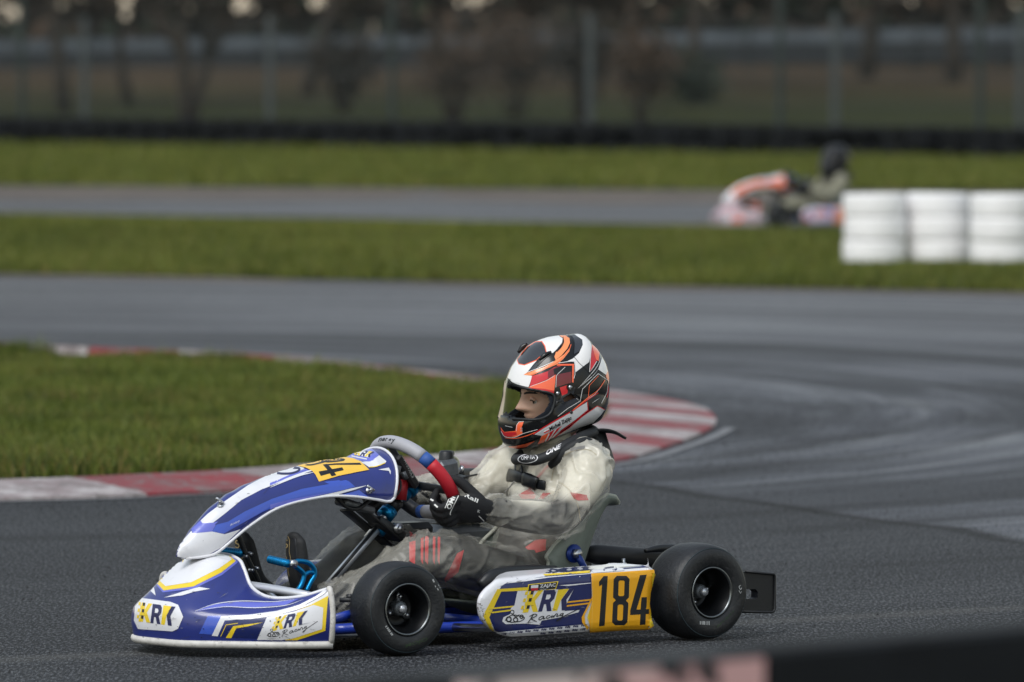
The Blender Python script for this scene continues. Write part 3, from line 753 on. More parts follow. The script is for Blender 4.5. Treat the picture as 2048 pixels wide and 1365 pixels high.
# ================================================================== THE NEAR KART
mat('navy', (38,50,122), .32, coat=.5, dirt=.35, dirtcol=(40,40,46)); mat('navy_deep', (24,36,92), .32, coat=.4, dirt=.3)
mat('royal', (62,92,196), .32, coat=.5, dirt=.25); mat('violet', (104,112,204), .32, coat=.4, dirt=.2)
mat('panel_white', (226,226,230), .3, coat=.4, dirt=.32, dirtcol=(150,144,138)); mat('dirty_white', (204,201,196), .45, var=.12, vscale=40, dirt=.95, dirtcol=(96,86,74))
mat('sticker_yellow', (238,206,44), .35, coat=.3, dirt=.3); mat('plate_amber', (240,172,26), .4, dirt=.25, dirtcol=(150,104,30)); mat('plate_pale', (246,196,74), .35, dirt=.15)
mat('ink', (22,24,30), .45); mat('ink_navy', (36,40,84), .4); mat('flag_red', (190,30,48), .4)
mat('tread_rubber', (26,28,31), .5, var=.18, vscale=30, bump=.35, bscale=120, dirt=.6, dirtcol=(74,74,74)); mat('side_rubber', (22,24,27), .55, var=.12, vscale=30, bump=.15, bscale=200)
mat('rim_black', (20,22,25), .38, metal=.5); mat('rim_lip', (120,124,126), .3, metal=1.0); mat('steel', (190,192,196), .28, metal=1.0, var=.1); mat('chrome', (214,216,222), .3, metal=.55)
mat('anodised', (14,124,178), .28, metal=.75); mat('frame_blue', (32,62,170), .35, coat=.5, dirt=.3); mat('black_plastic', (24,26,29), .45, var=.1, bump=.1); mat('grey_cast', (104,108,112), .5, metal=.6, var=.15, vscale=60)
mat('shell_grey', (124,132,122), .45, var=.08, bump=.15, bscale=60, dirt=.25); mat('shell_edge', (170,172,158), .5, dirt=.4); mat('grip_grey', (166,166,172), .5, bump=.12, bscale=500); mat('grip_red', (186,28,44), .55, bump=.1, bscale=400); mat('grip_blue', (44,84,156), .55, bump=.3, bscale=400)
mat('red_part', (168,30,40), .5); mat('hose', (190,190,170), .4); mat('exhaust', (44,44,46), .55, metal=.5, var=.2, vscale=15); mat('tyre_mark', (170,172,172), .6); mat('tyre_green', (44,62,40), .7); mat('tyre_ring', (50,66,72), .5)
kart = tag(empty('go_kart', KO, KROT), 'blue and white racing kart numbered 184 rounding the hairpin, driver aboard', 'go-kart')

# ---- wheels
WB = 1.0
def tyre_prof(R, W_, q):
    h = W_/2
    return [(q, -h*.86), (q+.012, -h*.97), (R*.74, -h*1.0), (R*.86, -h*.98), (R*.93, -h*.88), (R*.975, -h*.66), (R*.995, -h*.35), (R, 0), (R*.995, h*.35), (R*.975, h*.66), (R*.93, h*.88), (R*.86, h*.98), (R*.74, h*1.0), (q+.012, h*.97), (q, h*.86), (q+.004, 0)]
def wheel(nm, c, R, W_, q, side, steer, spin):
    rot = Matrix.Rotation(steer, 3, 'Z') @ Matrix.Rotation(spin, 3, 'Y')
    sh = lathe(tyre_prof(R, W_, q), 80, c, closed=True, rot=rot)
    wv_ = obj(nm, sh, ['tread_rubber'], kart)            # the tyre is the wheel's own mesh, rim and hub its pieces
    wv_['label'] = f'slick black racing wheel'
    h = W_/2; s = side
    ring = lathe([(q-.004, s*h*.80), (q-.001, s*h*.93), (q+.004, s*h*.97), (q+.003, s*h*.86)], 72, c, closed=True, rot=rot)
    obj('rim_lip', ring, 'rim_lip', wv_)
    barrel = lathe([(q-.002, s*h*.9), (q-.009, s*h*.72), (q-.016, s*h*.3), (q-.018, -s*h*.1), (.045, -s*h*.2), (.03, -s*h*.15), (.0001, -s*h*.15)], 64, c, rot=rot)
    obj('rim', barrel, 'rim_black', wv_)
    parts = [lathe([(.0001, s*h*.35), (.016, s*h*.35), (.02, s*h*.28), (.022, -s*h*.12)], 24, c, rot=rot)]
    hub = obj('hub', parts[0], 'grey_cast', wv_)
    bl = []
    for k in range(3):
        a = k*2.0944
        p = A(rot @ Vector((.032*math.cos(a), s*h*.02, .032*math.sin(a))))+A(c); d = A(rot @ Vector((0, s, 0)))
        bl.append(tube([p-d*.008, p+d*.012], .006, 6)); 
        e = A(rot @ Vector((.052*math.cos(a), -s*h*.12, .052*math.sin(a))))+A(c); f = A(rot @ Vector((.018*math.cos(a), -s*h*.05, .018*math.sin(a))))+A(c)
        bl.append(tube([f, e], [.011, .007], 8))
    obj('hub_bolts', join(*bl), 'steel', wv_)
    nut = tube([A(rot @ Vector((0, s*h*.3, 0)))+A(c), A(rot @ Vector((0, s*h*.55, 0)))+A(c)], .011, 8); obj('axle_nut', nut, 'chrome', wv_)
    gr = lathe([(R*.905, s*h*.935), (R*.915, s*h*.925), (R*.913, s*h*.915)], 80, c, closed=True, rot=rot)
    obj('wear_line', gr, 'tyre_ring', wv_)
    return wv_, sh
ST = -math.radians(6)
FRd, RRd = .1275, .1345
wfl, s_fl = wheel('front_wheel', (WB, .415, FRd), FRd, .118, .067, 1, ST, .4)
wheel('front_wheel', (WB, -.415, FRd), FRd, .118, .067, -1, ST, .9)
wrl, s_rl = wheel('rear_wheel', (0, .458, RRd), RRd, .15, .067, 1, 0, 1.2)
wheel('rear_wheel', (0, -.458, RRd), RRd, .15, .067, -1, 0, .2)
z2 = Z(690, 1100, 6.2); z3 = Z(1300, 1060, 5.69)
S = Stick(bvh(s_fl), 4)
for a, b_, ww in (((505, 945), (590, 1065), 26),): 
    for t in (0, .2, .36, .5, .72, .86): S.line('tyre_mark', z2([(a[0]+(b_[0]-a[0])*t, a[1]+(b_[1]-a[1])*t), (a[0]+(b_[0]-a[0])*(t+.1), a[1]+(b_[1]-a[1])*(t+.1))]), ww/6.2)
for p in [(1095,385,22),(1120,455,12),(1160,440,14),(1175,470,10),(1150,490,16)]: S.line('tyre_mark', z2([(p[0]-p[2]*.4, p[1]-p[2]*.8), (p[0]+p[2]*.4, p[1]+p[2]*.8)]), p[2]/6.2*.8)
S.text('tyre_green', 'MOJO', z2([(750, 1215)])[0], (270/6.2, -90/6.2), (2/6.2, -42/6.2), bold=.01)
S.build('sidewall_print', wfl)
S = Stick(bvh(s_rl), 4)
for t in (570, 590, 606, 618, 636, 652, 670): S.line('tyre_mark', z3([(t, 1040), (t+2, 1078+(t-570)*.06)]), (10 if t % 4 else 6)/5.69)
S.line('tyre_mark', z3([(1030,632),(1012,648),(1028,680),(1042,660)]), 8/5.69, n=4); S.line('tyre_mark', z3([(1010,690),(1030,725),(1040,700)]), 7/5.69)
S.text('tyre_green', 'MOJO', z3([(760, 1120)])[0], (190/5.69, -180/5.69), (10/5.69, -34/5.69), bold=.01)
S.build('sidewall_print', wrl)

# ---- chassis
rail = []
for s in (1, -1):
    pts = [(-.22, .16*s, .06), (.1, .2*s, .05), (.45, .24*s, .05), (.75, .2*s, .05), (.98, .26*s, .065), (1.05, .2*s, .06), (1.2, .15*s, .06)]
    obj('frame_rail', tube(pts, .015, 12, 6), 'frame_blue', kart)
    obj('stub_axle', join(tube([(WB, .25*s, .11), (WB, .37*s, FRd)], .018, 12), tube([(WB, .27*s, .05), (WB, .27*s, .17)], .016, 12)), 'frame_blue', kart)
    obj('tie_rod', tube([(.93, .30*s, .10), (.90, .02*s, .10)], .008, 10), 'steel', kart)
    obj('side_bar', join(tube([(.28, .22*s, .05), (.28, .40*s, .06), (.32, .43*s, .09), (.62, .43*s, .09), (.66, .40*s, .06), (.66, .22*s, .05)], .011, 10, 4)), 'steel', kart)
for u in (-.2, .12, .5, 1.06): obj('cross_tube', tube([(u, -.2, .055), (u, .2, .055)], .013, 10), 'frame_blue', kart)
obj('rear_axle', tube([(0, -.42, RRd), (0, .42, RRd)], .0185, 16), 'steel', kart)
obj('floor_tray', boxm((.82, 0, .04), (.62, .4, .004), bev=.001), 'grey_cast', kart, False)
obj('brake_disc', lathe([(.03, -.004), (.055, -.004), (.055, .004), (.03, .004)], 40, (0.0, .16, RRd), closed=True), 'steel', kart)
nb = [(1.20, .36, .155), (1.24, .30, .17), (1.262, .18, .18), (1.265, 0, .185), (1.262, -.18, .18), (1.24, -.3, .17), (1.20, -.36, .155)]
obj('front_bumper_bar', tube(nb, .0115, 12, 5), 'chrome', kart)
obj('front_bumper_bar', tube([(1.15, .33, .075), (1.30, .2, .075), (1.33, 0, .075), (1.30, -.2, .075), (1.15, -.33, .075)], .0095, 12, 5), 'steel', kart)
for s in (1, -1): obj('bumper_stay', tube([(1.1, .16*s, .06), (1.262, .15*s, .18)], .009, 10), 'steel', kart)
obj('steering_link', join(beam((1.02, .27, .145), (1.12, .34, .15), .035, .012), tube([(1.10, .335, .15), (1.10, .335, .165)], .011, 10)), 'black_plastic', kart)
obj('link_bolt', tube([(1.02, .29, .165), (1.02, .31, .185)], .012, 10), 'steel', kart)
obj('blue_link', tube([(1.16, .34, .10), (1.0, .30, .125)], .012, 10), 'frame_blue', kart)

# ---- nose cone
half = [
 [(1.505,0,.04),(1.512,0,.085),(1.507,0,.128),(1.468,0,.175),(1.40,0,.235),(1.345,0,.262),(1.275,0,.262)],
 [(1.50,.09,.04),(1.507,.09,.085),(1.50,.088,.128),(1.455,.083,.175),(1.39,.08,.23),(1.34,.076,.252),(1.28,.07,.252)],
 [(1.475,.15,.04),(1.482,.15,.085),(1.472,.147,.125),(1.425,.13,.162),(1.365,.115,.203),(1.325,.105,.222),(1.282,.098,.228)],
 [(1.43,.20,.04),(1.437,.205,.085),(1.427,.20,.12),(1.385,.183,.143),(1.34,.16,.164),(1.312,.147,.175),(1.284,.138,.18)],
 [(1.336,.30,.04),(1.345,.307,.08),(1.338,.303,.115),(1.322,.288,.137),(1.307,.265,.15),(1.300,.25,.155),(1.292,.235,.158)],
 [(1.27,.35,.04),(1.277,.36,.08),(1.272,.36,.12),(1.266,.352,.146),(1.26,.342,.159),(1.257,.332,.163),(1.255,.322,.164)],
 [(1.2,.385,.04),(1.207,.40,.08),(1.207,.402,.125),(1.208,.398,.162),(1.208,.393,.18),(1.206,.387,.186),(1.204,.38,.187)]]
rows = [[(u, -v, z) for u, v, z in st] for st in half[:0:-1]] + half
GR = smooth_grid(rows, 8, 6)
nose_sheet = grid(GR); nose_sheet = (nose_sheet[0], [f[::-1] for f in nose_sheet[1]]); nose = thicken(nose_sheet, .006)
nose_o = obj('nose_cone', nose, 'navy', kart); nose_b = bvh(nose_sheet)
edge_lo = [r[0] for r in GR]; edge_hi = [r[-1] for r in GR]; mids = [r[len(r)//2] for r in GR]
obj('bottom_lip', tube([p+A((-.004, 0, -.004)) for p in edge_lo[::2]], .011, 10), 'dirty_white', nose_o)
obj('top_rim', tube(edge_hi[::2], .0055, 8), 'panel_white', nose_o)
for q in (GR[0], GR[-1]): obj('end_rim', tube(q[::2], .008, 8), 'dirty_white', nose_o)
z1 = Z(240, 860, 2.967)
def krk(S, org, ex, ey, l, hole=True, c1='sticker_yellow', c2='ink_navy', ck='ink'):
    f = lambda pts: [(org[0]+x*ex[0]/3.1+y*ey[0], org[1]+x*ex[1]/3.1+y*ey[1]) for x, y in pts]
    S.poly(c1, f([(0,0),(.32,0),(.34,.36),(.66,0),(1.02,0),(.58,.52),(.98,1),(.62,1),(.34,.64),(.34,1),(0,1)]), l)
    for i in range(3):
        for j in range(6):
            if (i+j) % 2: S.poly(ck if i == 2 else c1, f([(-.28+i*.2, j/6),(-.08+i*.2, j/6),(-.08+i*.2, (j+1)/6),(-.28+i*.2, (j+1)/6)]), l+1)
    S.loops(c2, [f([(1.02,0),(1.3,0),(1.3,.34),(1.44,.34),(1.64,0),(1.97,0),(1.72,.4),(1.92,.58),(1.92,.86),(1.76,1),(1.02,1)]), f([(1.3,.56),(1.56,.56),(1.64,.68),(1.56,.79),(1.3,.79)])], l)
    S.poly(c1, f([(2.02,0),(2.36,0),(2.42,.5),(2.78,1),(2.02,1)]), l)
    S.poly(c2, f([(2.8,1),(3.15,1),(2.8,.5),(3.04,0),(2.68,0),(2.44,.5)]), l+1)
def racing(S, org, ex, ey, l, m_='ink', w_=1.6):
    """the brush-script word and the small kart drawn under the letters"""
    f = lambda pts: [(org[0]+x*ex[0]+y*ey[0], org[1]+x*ex[1]+y*ey[1]) for x, y in pts]
    S.line(m_, f([(.02,0),(.06,.5),(.09,.95)]), w_, l, n=3); S.line(m_, f([(.0,.8),(.1,1.0),(.2,.85),(.14,.6),(.07,.5),(.16,.25),(.26,0)]), w_, l, n=3)
    S.line(m_, f([(.42,.5),(.34,.55),(.29,.3),(.35,.15),(.42,.45),(.42,.2),(.47,.25)]), w_, l, n=3)
    S.line(m_, f([(.58,.5),(.52,.5),(.49,.28),(.55,.18),(.62,.35)]), w_, l, n=3); S.line(m_, f([(.64,.5),(.64,.2),(.7,.4)]), w_, l, n=3)
    S.line(m_, f([(.70,.15),(.73,.55),(.78,.5),(.78,.2),(.84,.3)]), w_, l, n=3)
    S.line(m_, f([(.93,.5),(.87,.45),(.86,.25),(.93,.3),(.94,.5),(.92,-.15),(.82,-.35),(.9,-.05),(1.35,.75)]), w_, l, n=3)
def kartdoodle(S, c, s, l, m_='ink'):
    f = lambda pts: [(c[0]+x*s, c[1]+y*s) for x, y in pts]
    circ = lambda x, y, r: [(x+r*math.cos(a*.52), y+r*math.sin(a*.52)) for a in range(13)]
    S.line(m_, f(circ(-.35, -.55, .22)), s*.09, l); S.line(m_, f(circ(-.75, .3, .28)), s*.16, l); S.line(m_, f(circ(.05, .35, .25)), s*.14, l); S.line(m_, f(circ(.75, .0, .2)), s*.12, l)
    S.line(m_, f([(-1.2,.45),(-.6,-.1),(-.1,-.2),(.4,-.1),(1.1,.1),(.7,.5),(-.2,.65),(-.8,.6)]), s*.1, l, n=3); S.line(m_, f([(-.3,-.3),(.1,.0),(.5,-.25)]), s*.1, l, n=3)
S = Stick(nose_b, 5)
S.poly('violet', z1([(280,700),(232,795),(186,888),(255,966),(440,944),(606,862),(700,786),(650,735),(560,712),(400,700)]), 0)
S.poly('sticker_yellow', z1([(288,700),(242,795),(196,886),(260,955),(436,931),(600,848),(686,780),(640,738),(560,712),(400,700)]), 1)
S.poly('panel_white', z1([(306,698),(262,795),(218,880),(272,930),(426,906),(586,824),(662,772),(640,745),(560,712),(400,695)]), 2)
S.poly('panel_white', z1([(150,878),(188,905),(205,945),(213,986),(165,942),(172,915)]), 1)
S.poly('panel_white', z1([(262,997),(372,962),(470,934),(535,945),(442,962),(372,984)]), 1)
S.poly('panel_white', z1([(212,762),(160,800),(122,880),(86,975),(70,1050),(88,1000),(132,885),(170,808),(222,772)]), 1)
S.poly('panel_white', z1([(132,1000),(92,1048),(84,1130),(108,1182),(312,1196),(346,1180),(376,1110),(346,1040),(300,1022)]), 1)
krk(S, z1([(118,1138)])[0], (196/2.967, 26/2.967), (14/2.967, -112/2.967), 2)
S.poly('violet', z1([(446,1078),(560,1036),(700,1022),(900,1026),(1060,1004),(985,1040),(800,1056),(640,1050)]), 0)
S.line('panel_white', z1([(446,1076),(570,1034),(720,1018),(900,1022),(1040,1008)]), 1.6, 1, True, 4); S.line('panel_white', z1([(446,1076),(620,1052),(800,1058),(980,1044),(1090,1008)]), 1.4, 1, True, 4)
S.poly('royal', z1([(470,1210),(522,1104),(600,1104),(560,1216)]), 0)
S.poly('panel_white', z1([(545,1222),(600,1108),(770,1098),(930,1076),(1060,1042),(1160,990),(1215,950),(1255,965),(1250,990),(1160,1030),(1050,1068),(930,1102),(775,1124),(622,1132),(580,1225)]), 1)
S.poly('navy_deep', z1([(590,1228),(630,1140),(868,1112),(812,1240)]), 0)
S.poly('sticker_yellow', z1([(628,1234),(672,1166),(760,1154),(850,1143),(760,1166),(690,1178),(660,1236)]), 1); S.line('sticker_yellow', z1([(598,1226),(630,1158),(700,1148)]), 1.3, 1)
S.poly('sticker_yellow', z1([(1040,1078),(1120,1046),(1236,985),(1226,1090),(1218,1192),(1050,1248),(980,1248)]), 2)
S.poly('panel_white', z1([(872,1114),(1030,1082),(1150,1040),(1206,1056),(1198,1182),(1030,1236),(960,1247),(814,1246)]), 3)
S.line('ink_navy', z1([(1100,1040),(1200,985),(1235,955)]), 1.1, 3, False, 3)
krk(S, z1([(912,1192)])[0], (172/2.967, -36/2.967), (28/2.967, -82/2.967), 4)
racing(S, z1([(958,1228)])[0], (155/2.967, -48/2.967), (6/2.967, -36/2.967), 4, 'ink', 1.1); kartdoodle(S, z1([(912,1206)])[0], 11, 4)
for k in range(46):
    x, y = random.uniform(90, 1190), random.uniform(1090, 1250); r = random.uniform(1, 5)
    S.poly('ink', z1([(x-r, y), (x, y-r*.8), (x+r, y), (x, y+r*.8)]), 6)
def scuffs(S, box, n, f, ang, seed, lay=6):
    rnd = random.Random(seed)
    for _ in range(n):
        x, y = rnd.uniform(box[0], box[2]), rnd.uniform(box[1], box[3]); l = rnd.gammavariate(1.6, 14); a = rnd.gauss(ang, .25)
        pts = [(x, y), (x+l*.5*math.cos(a), y+l*.5*math.sin(a)+rnd.gauss(0, 1.5)), (x+l*math.cos(a), y+l*math.sin(a))]
        S.line(rnd.choice(('scuff_pale', 'scuff_dark', 'scuff_dark')), f(pts), rnd.uniform(.35, 1.0), lay, True)
mat('scuff_pale', (150,150,156), .6); mat('scuff_dark', (58,58,66), .7)
scuffs(S, (90,1090,1230,1250), 60, z1, .05, 3); scuffs(S, (250,950,1000,1090), 18, z1, -.3, 4)
S.build('sticker_kit', nose_o)

# ---- front fairing with the number panel
cl = catmull([(1.437,.262),(1.425,.305),(1.385,.353),(1.309,.410),(1.17,.467),(1.024,.501),(.95,.508),(.871,.510),(.82,.516),(.79,.530),(.765,.546)], 6)
ed = []
for px, py, v in ((372,1117,.008),(405,1114,.030),(432,1107,.042),(462,1083,.052),(500,1052,.062),(560,1015,.076),(640,995,.098),(700,993,.115),(750,999,.13),(778,1004,.13),(789,996,.13)): ed.append(K(px, py, v))
ed = catmull(ed, 6)
def resample(P, n):
    P = [A(p) for p in P]; l = [0]
    for a, b_ in zip(P, P[1:]): l.append(l[-1]+np.linalg.norm(b_-a))
    return [A([np.interp(l[-1]*i/(n-1), l, [p[k] for p in P]) for k in range(len(P[0]))]) for i in range(n)]
cl = resample(cl, 44); ed = resample(ed, 44); NS = 25
top_px = [A(p) for p in ((352,1110),(361,1086),(395,1040),(430,1005),(470,978),(520,957),(570,939),(620,927),(660,920),(690,917),(707,911),(722,900),(738,896),(750,897))]
def section(c, e):
    r = []
    for k in range(NS):
        s = -1+2*k/(NS-1); a = abs(s)*math.pi/2; sg = 1 if s >= 0 else -1; q = 1-math.cos(a)**.85
        r.append(A((c[0]+(e[0]-c[0])*q, sg*e[1]*math.sin(a), c[1]+(e[2]-c[1])*q)))
    return r
for it in range(12):                                    # true the crest to the surveyed outline
    dl = []
    for c, e in zip(cl, ed):
        best = -1e9
        for p in section(c, e)[:15]:
            q = A(projK(p)); dmin = 1e9; sd = 0
            for a, b_ in zip(top_px, top_px[1:]):
                t = min(1, max(0, ((q-a)@(b_-a))/((b_-a)@(b_-a)))); f = a+(b_-a)*t; dd = np.linalg.norm(q-f)
                if dd < dmin: dmin = dd; n_ = A(((b_-a)[1], -(b_-a)[0])); n_ /= np.linalg.norm(n_); sd = (q-f)@n_
            best = max(best, sd)
        dl.append(best/720)
    dl = np.convolve(np.pad(dl, 2, mode='edge'), np.ones(5)/5, 'valid'); new = []
    for i, c in enumerate(cl):
        t = cl[min(i+1, 43)]-cl[max(i-1, 0)]; nn = A((t[1], -t[0])); nn /= np.linalg.norm(nn); nn = nn if nn[1] > 0 else -nn
        new.append(c-nn*dl[i]*.7 if i > 0 else c-A((.7, .3))*dl[i]*.7)
    cl = new
if DBG: print('FAIRFIT', np.round(np.array(dl)*720, 1))
rows = []
rows = [section(c, e) for c, e in zip(cl, ed)]
fair_sheet = grid(rows); fair = thicken(fair_sheet, .0045)
fair_o = obj('front_fairing', fair, 'navy', kart)
for s in (0, -1): obj('edge_trim', tube([r[s] for r in rows], .0042, 8), 'panel_white', fair_o)
obj('edge_trim', tube(rows[-1], .0042, 8), 'panel_white', fair_o)
z6 = Z(540, 880, 7.585)
S = Stick(bvh(fair_sheet), 5)
S.poly('panel_white', z1([(322,735),(345,690),(424,600),(432,616),(545,604),(620,620),(715,590),(600,700),(480,765),(360,770)]), 0)
S.poly('panel_white', z1([(478,540),(520,500),(600,440),(760,330),(900,258),(1060,222),(1110,238),(985,292),(850,350),(720,418),(620,500),(552,552),(490,556)]), 0)
S.poly('violet', z1([(424,590),(478,540),(490,556),(552,552),(580,545),(545,604),(432,616)]), 1)
S.poly('royal', z1([(545,604),(585,545),(700,470),(880,380),(1100,320),(1300,300),(1360,330),(1200,360),(1000,420),(840,490),(715,560),(615,617)]), 0)
S.poly('navy', z1([(555,568),(640,500),(760,425),(900,362),(1060,318),(1200,305),(1240,322),(1080,350),(900,410),(740,485),(640,545)]), 1)
S.line('panel_white', z1([(850,352),(1000,290),(1120,248),(1165,240)]), 3.2, 2, True, 4)
S.poly('violet', z1([(960,290),(1060,246),(1110,240),(1000,285),(880,340)]), 2)
S.text('panel_white', 'Rotary', z1([(652,572)])[0], (58/2.967, -28/2.967), (2/2.967, -14/2.967), 3, shear=.3)
S.poly('royal', z6([(0,955),(300,850),(700,745),(1040,632),(1150,615),(1200,635),(1290,715),(1000,792),(500,902),(60,1030),(0,1060)]), 1)
S.poly('violet', z6([(0,985),(300,905),(650,845),(900,800),(500,902),(60,1030),(0,1060)]), 2)
S.poly('panel_white', z6([(60,1030),(300,962),(600,882),(1000,795),(1240,738),(1495,686),(1300,752),(1040,826),(1160,893),(1110,893),(1000,835),(700,880),(300,985),(100,1040)]), 3)
S.poly('royal', z6([(1120,880),(1070,838),(1350,765),(1560,915),(1300,898)]), 1)
S.poly('panel_white', z6([(0,640),(0,590),(110,520),(300,440),(420,405),(520,430),(480,470),(300,560),(100,640)]), 1)
S.poly('violet', z6([(0,700),(0,660),(180,590),(330,540),(450,470),(540,445),(620,480),(420,540),(200,630)]), 1); S.line('panel_white', z6([(0,730),(250,620),(450,545),(660,500)]), 3.4, 2, True, 3)
S.line('ink_navy', z6([(110,512),(200,522),(330,515),(430,480),(440,440),(350,432)]), 4.2, 3, False, 4)
S.poly('violet', z6([(1180,268),(1290,190),(1360,132),(1450,118),(1560,150),(1655,235),(1560,320),(1480,340),(1380,325)]), 1)
S.poly('panel_white', z6([(1270,205),(1330,155),(1560,205),(1500,275),(1460,268),(1300,235)]), 2)
krk(S, z6([(1290,238)])[0], (230/7.585, 36/7.585), (60/7.585, -82/7.585), 3)
S.line('panel_white', z6([(1240,250),(1340,275),(1470,300)]), 2.6, 2)
S.poly('panel_white', z6([(1250,282),(1400,338),(1530,330),(1655,240),(1765,330),(1745,358),(1610,412),(1500,420),(1440,380)]), 1)
S.line('sticker_yellow', z6([(1500,420),(1610,410),(1745,356)]), 1.6, 2, False, 3)
S.poly('panel_white', z6([(1645,455),(1800,425),(1830,480),(1825,530),(1800,475)]), 1)
scuffs(S, (330,330,1300,700), 26, z1, -.5, 5, 5)
S.build('sticker_kit', fair_o)
S = Stick(bvh(fair_sheet), 4, .002)
S.poly('plate_pale', z6([(380,395),(560,340),(850,298),(1100,270),(1250,285),(1370,335),(1440,400),(1502,462),(1300,500),(1050,550),(740,640),(690,540),(640,480),(540,430)]), 0)
S.poly('ink', z6([(735,492),(900,462),(1092,428),(1116,470),(940,510),(768,558)]), 1)
S.poly('ink', z6([(800,388),(868,376),(940,455),(1004,545),(930,562),(880,480)]), 1)
S.poly('ink', z6([(800,388),(1000,368),(1362,360),(1390,390),(1000,392),(860,402)]), 1)
S.line('ink', z6([(520,378),(560,392),(640,390),(760,362),(830,342),(760,332),(640,345),(530,372)]), 3.0, 1, False, 3)
S.line('ink', z6([(830,342),(900,346),(1060,330),(1130,312),(1050,304),(900,318),(830,338)]), 3.0, 1, False, 3)
S.build('number_panel', fair_o)
for px, py, v in ((441,1012,.02),(737,982,.115)):          # wing bolts
    p = K(px, py, v); h = bvh(fair_sheet).ray_cast(Vector(CAMK), Vector(rayK(px, py)).normalized()); q = A(h[0]); nn = A(h[1]); nn = nn if nn @ (A(CAMK)-q) > 0 else -nn
    obj('wing_bolt', join(tube([q-nn*.002, q+nn*.004], .009, 12), tube([q, q+nn*.018], .0035, 8), tube([q+nn*.012+A((.012,0,.012)), q+nn*.012-A((.012,0,.002))], .004, 8)), 'steel', fair_o)
obj('fairing_bracket', join(beam(K(705,1005,.05), K(790,1080,.03), .05, .008), beam(K(690,1020,-.02), K(775,1090,-.02), .05, .008)), 'black_plastic', kart)
p1_, p2_ = K(660,990,.06), K(735,1015,.06)
obj('bracket_tube', tube([K(665,985,.06), K(690,1012,.07), K(715,1018,.08), K(740,1000,.08)], .006, 10, 5), 'black_plastic', kart)
obj('bracket_plate', beam(K(680,1003,.05), K(740,1022,.05), .06, .02, .006), 'grey_cast', kart)

# ---- side pods
z5 = Z(920, 1060, 3.2)
pod_px = z5([(232,318),(380,300),(520,286),(845,263),(1160,240),(1215,230),(1252,254),(1259,285),(1243,345),(1228,410),(1224,470),(1232,550),(1243,600),(1228,636),(1070,641),(850,656),(560,676),(380,690),(290,686),(190,648),(116,584),(92,505),(98,440),(130,390),(180,348)])
pod = catmull([K(px, py, .47)[[0, 2]] for px, py in pod_px], 5, True)
def offset2(P, d):
    n = len(P); out = []; c = sum(P)/n
    for i in range(n):
        t = P[(i+1) % n]-P[i-1]; t = t/np.linalg.norm(t); nn = A((-t[1], t[0]))
        if nn @ (c-P[i]) < 0: nn = -nn
        out.append(P[i]+nn*d)
    return out
def pod_shape(s):
    rings = []
    for ins, v, dz in ((.02, .31, .004), (.008, .32, .002), (.0, .34, 0), (.0, .37, 0), (.0, .40, 0), (.0, .43, 0), (.0, .455, 0), (.004, .466, 0), (.013, .4735, 0), (.026, .476, 0)):
        cc = sum(pod)/len(pod); q = pod if not ins else ([p+(cc-p)*ins*3 for p in pod] if v < .4 else offset2(pod, ins)); r = []
        for p in q:                                    # the front end sweeps inwards and back
            t = min(1, max(0, (p[0]-.5)/.28)); t = t*t*(3-2*t); r.append(A((p[0]-.95*(.476-v)*t, s*v, p[1]+dz)))
        rings.append(r)
    V, F = grid(rings, True); n = len(pod)
    F.append(tuple(range(n-1, -1, -1))); F.append(tuple(len(V)-n+i for i in range(n)))
    return V, F
ps = pod_shape(1); pod_o = obj('side_pod', ps, 'panel_white', kart, sharp=50)
obj('side_pod', pod_shape(-1), 'navy_deep', kart, sharp=50)
S = Stick(bvh(ps), 7)
S.poly('navy_deep', z5([(262,362),(300,338),(520,302),(838,281),(842,430),(778,560),(792,606),(560,628),(228,656),(186,560)]), 0)
S.poly('navy_deep', z5([(540,298),(700,288),(838,280),(838,225),(700,232),(560,245)]), 0)
S.poly('panel_white', z5([(282,345),(400,318),(560,302),(836,279),(836,283),(560,308),(420,330)]), 1)
S.poly('sticker_yellow', z5([(530,286),(700,273),(832,262),(832,276),(700,284),(545,295)]), 1)
S.poly('navy_deep', z5([(700,262),(900,248),(1160,229),(1212,226),(1225,240),(1000,256),(860,266)]), 0)
S.poly('sticker_yellow', z5([(238,380),(432,367),(430,388),(262,396),(186,560),(218,652),(202,654),(150,556),(160,522)]), 1)
S.poly('panel_white', z5([(630,356),(836,338),(836,343),(690,360)]), 1)
S.poly('ink_navy', z5([(212,548),(300,545),(340,640),(230,650)]), 1)
for a, b_ in (((682,464),(834,448)), ((662,490),(826,470)), ((212,503),(345,490)), ((202,530),(330,514))): S.line('sticker_yellow' if a[0] < 500 else 'plate_amber', z5([a, b_]), 3.0, 1)
S.poly('sticker_yellow', z5([(434,350),(628,330),(612,380),(428,398)]), 2); S.poly('ink', z5([(440,354),(621,335),(607,377),(434,393)]), 3)
S.poly('panel_white', z5([(452,356),(498,352),(497,371),(450,374)]), 4); S.poly('flag_red', z5([(450,374),(497,371),(496,387),(454,390)]), 4)
S.text('panel_white', 'ZAJĄC', z5([(508,370)])[0], (102/3.2, -8/3.2), (0, -20/3.2), 4, bold=.02); S.text('panel_white', 'Michał', z5([(508,385)])[0], (40/3.2, -3/3.2), (0, -8/3.2), 4)
S.poly('panel_white', z5([(366,392),(728,376),(676,480),(668,520),(764,513),(755,528),(640,560),(520,582),(508,608),(420,600),(290,604),(268,586),(276,560),(318,540),(324,500),(346,484)]), 2)
krk(S, z5([(404,530)])[0], (282/3.2, -16/3.2), (38/3.2, -138/3.2), 3)
racing(S, z5([(425,598)])[0], (238/3.2, -40/3.2), (20/3.2, -54/3.2), 5, 'ink', 1.7); kartdoodle(S, z5([(350,556)])[0], 17, 4)
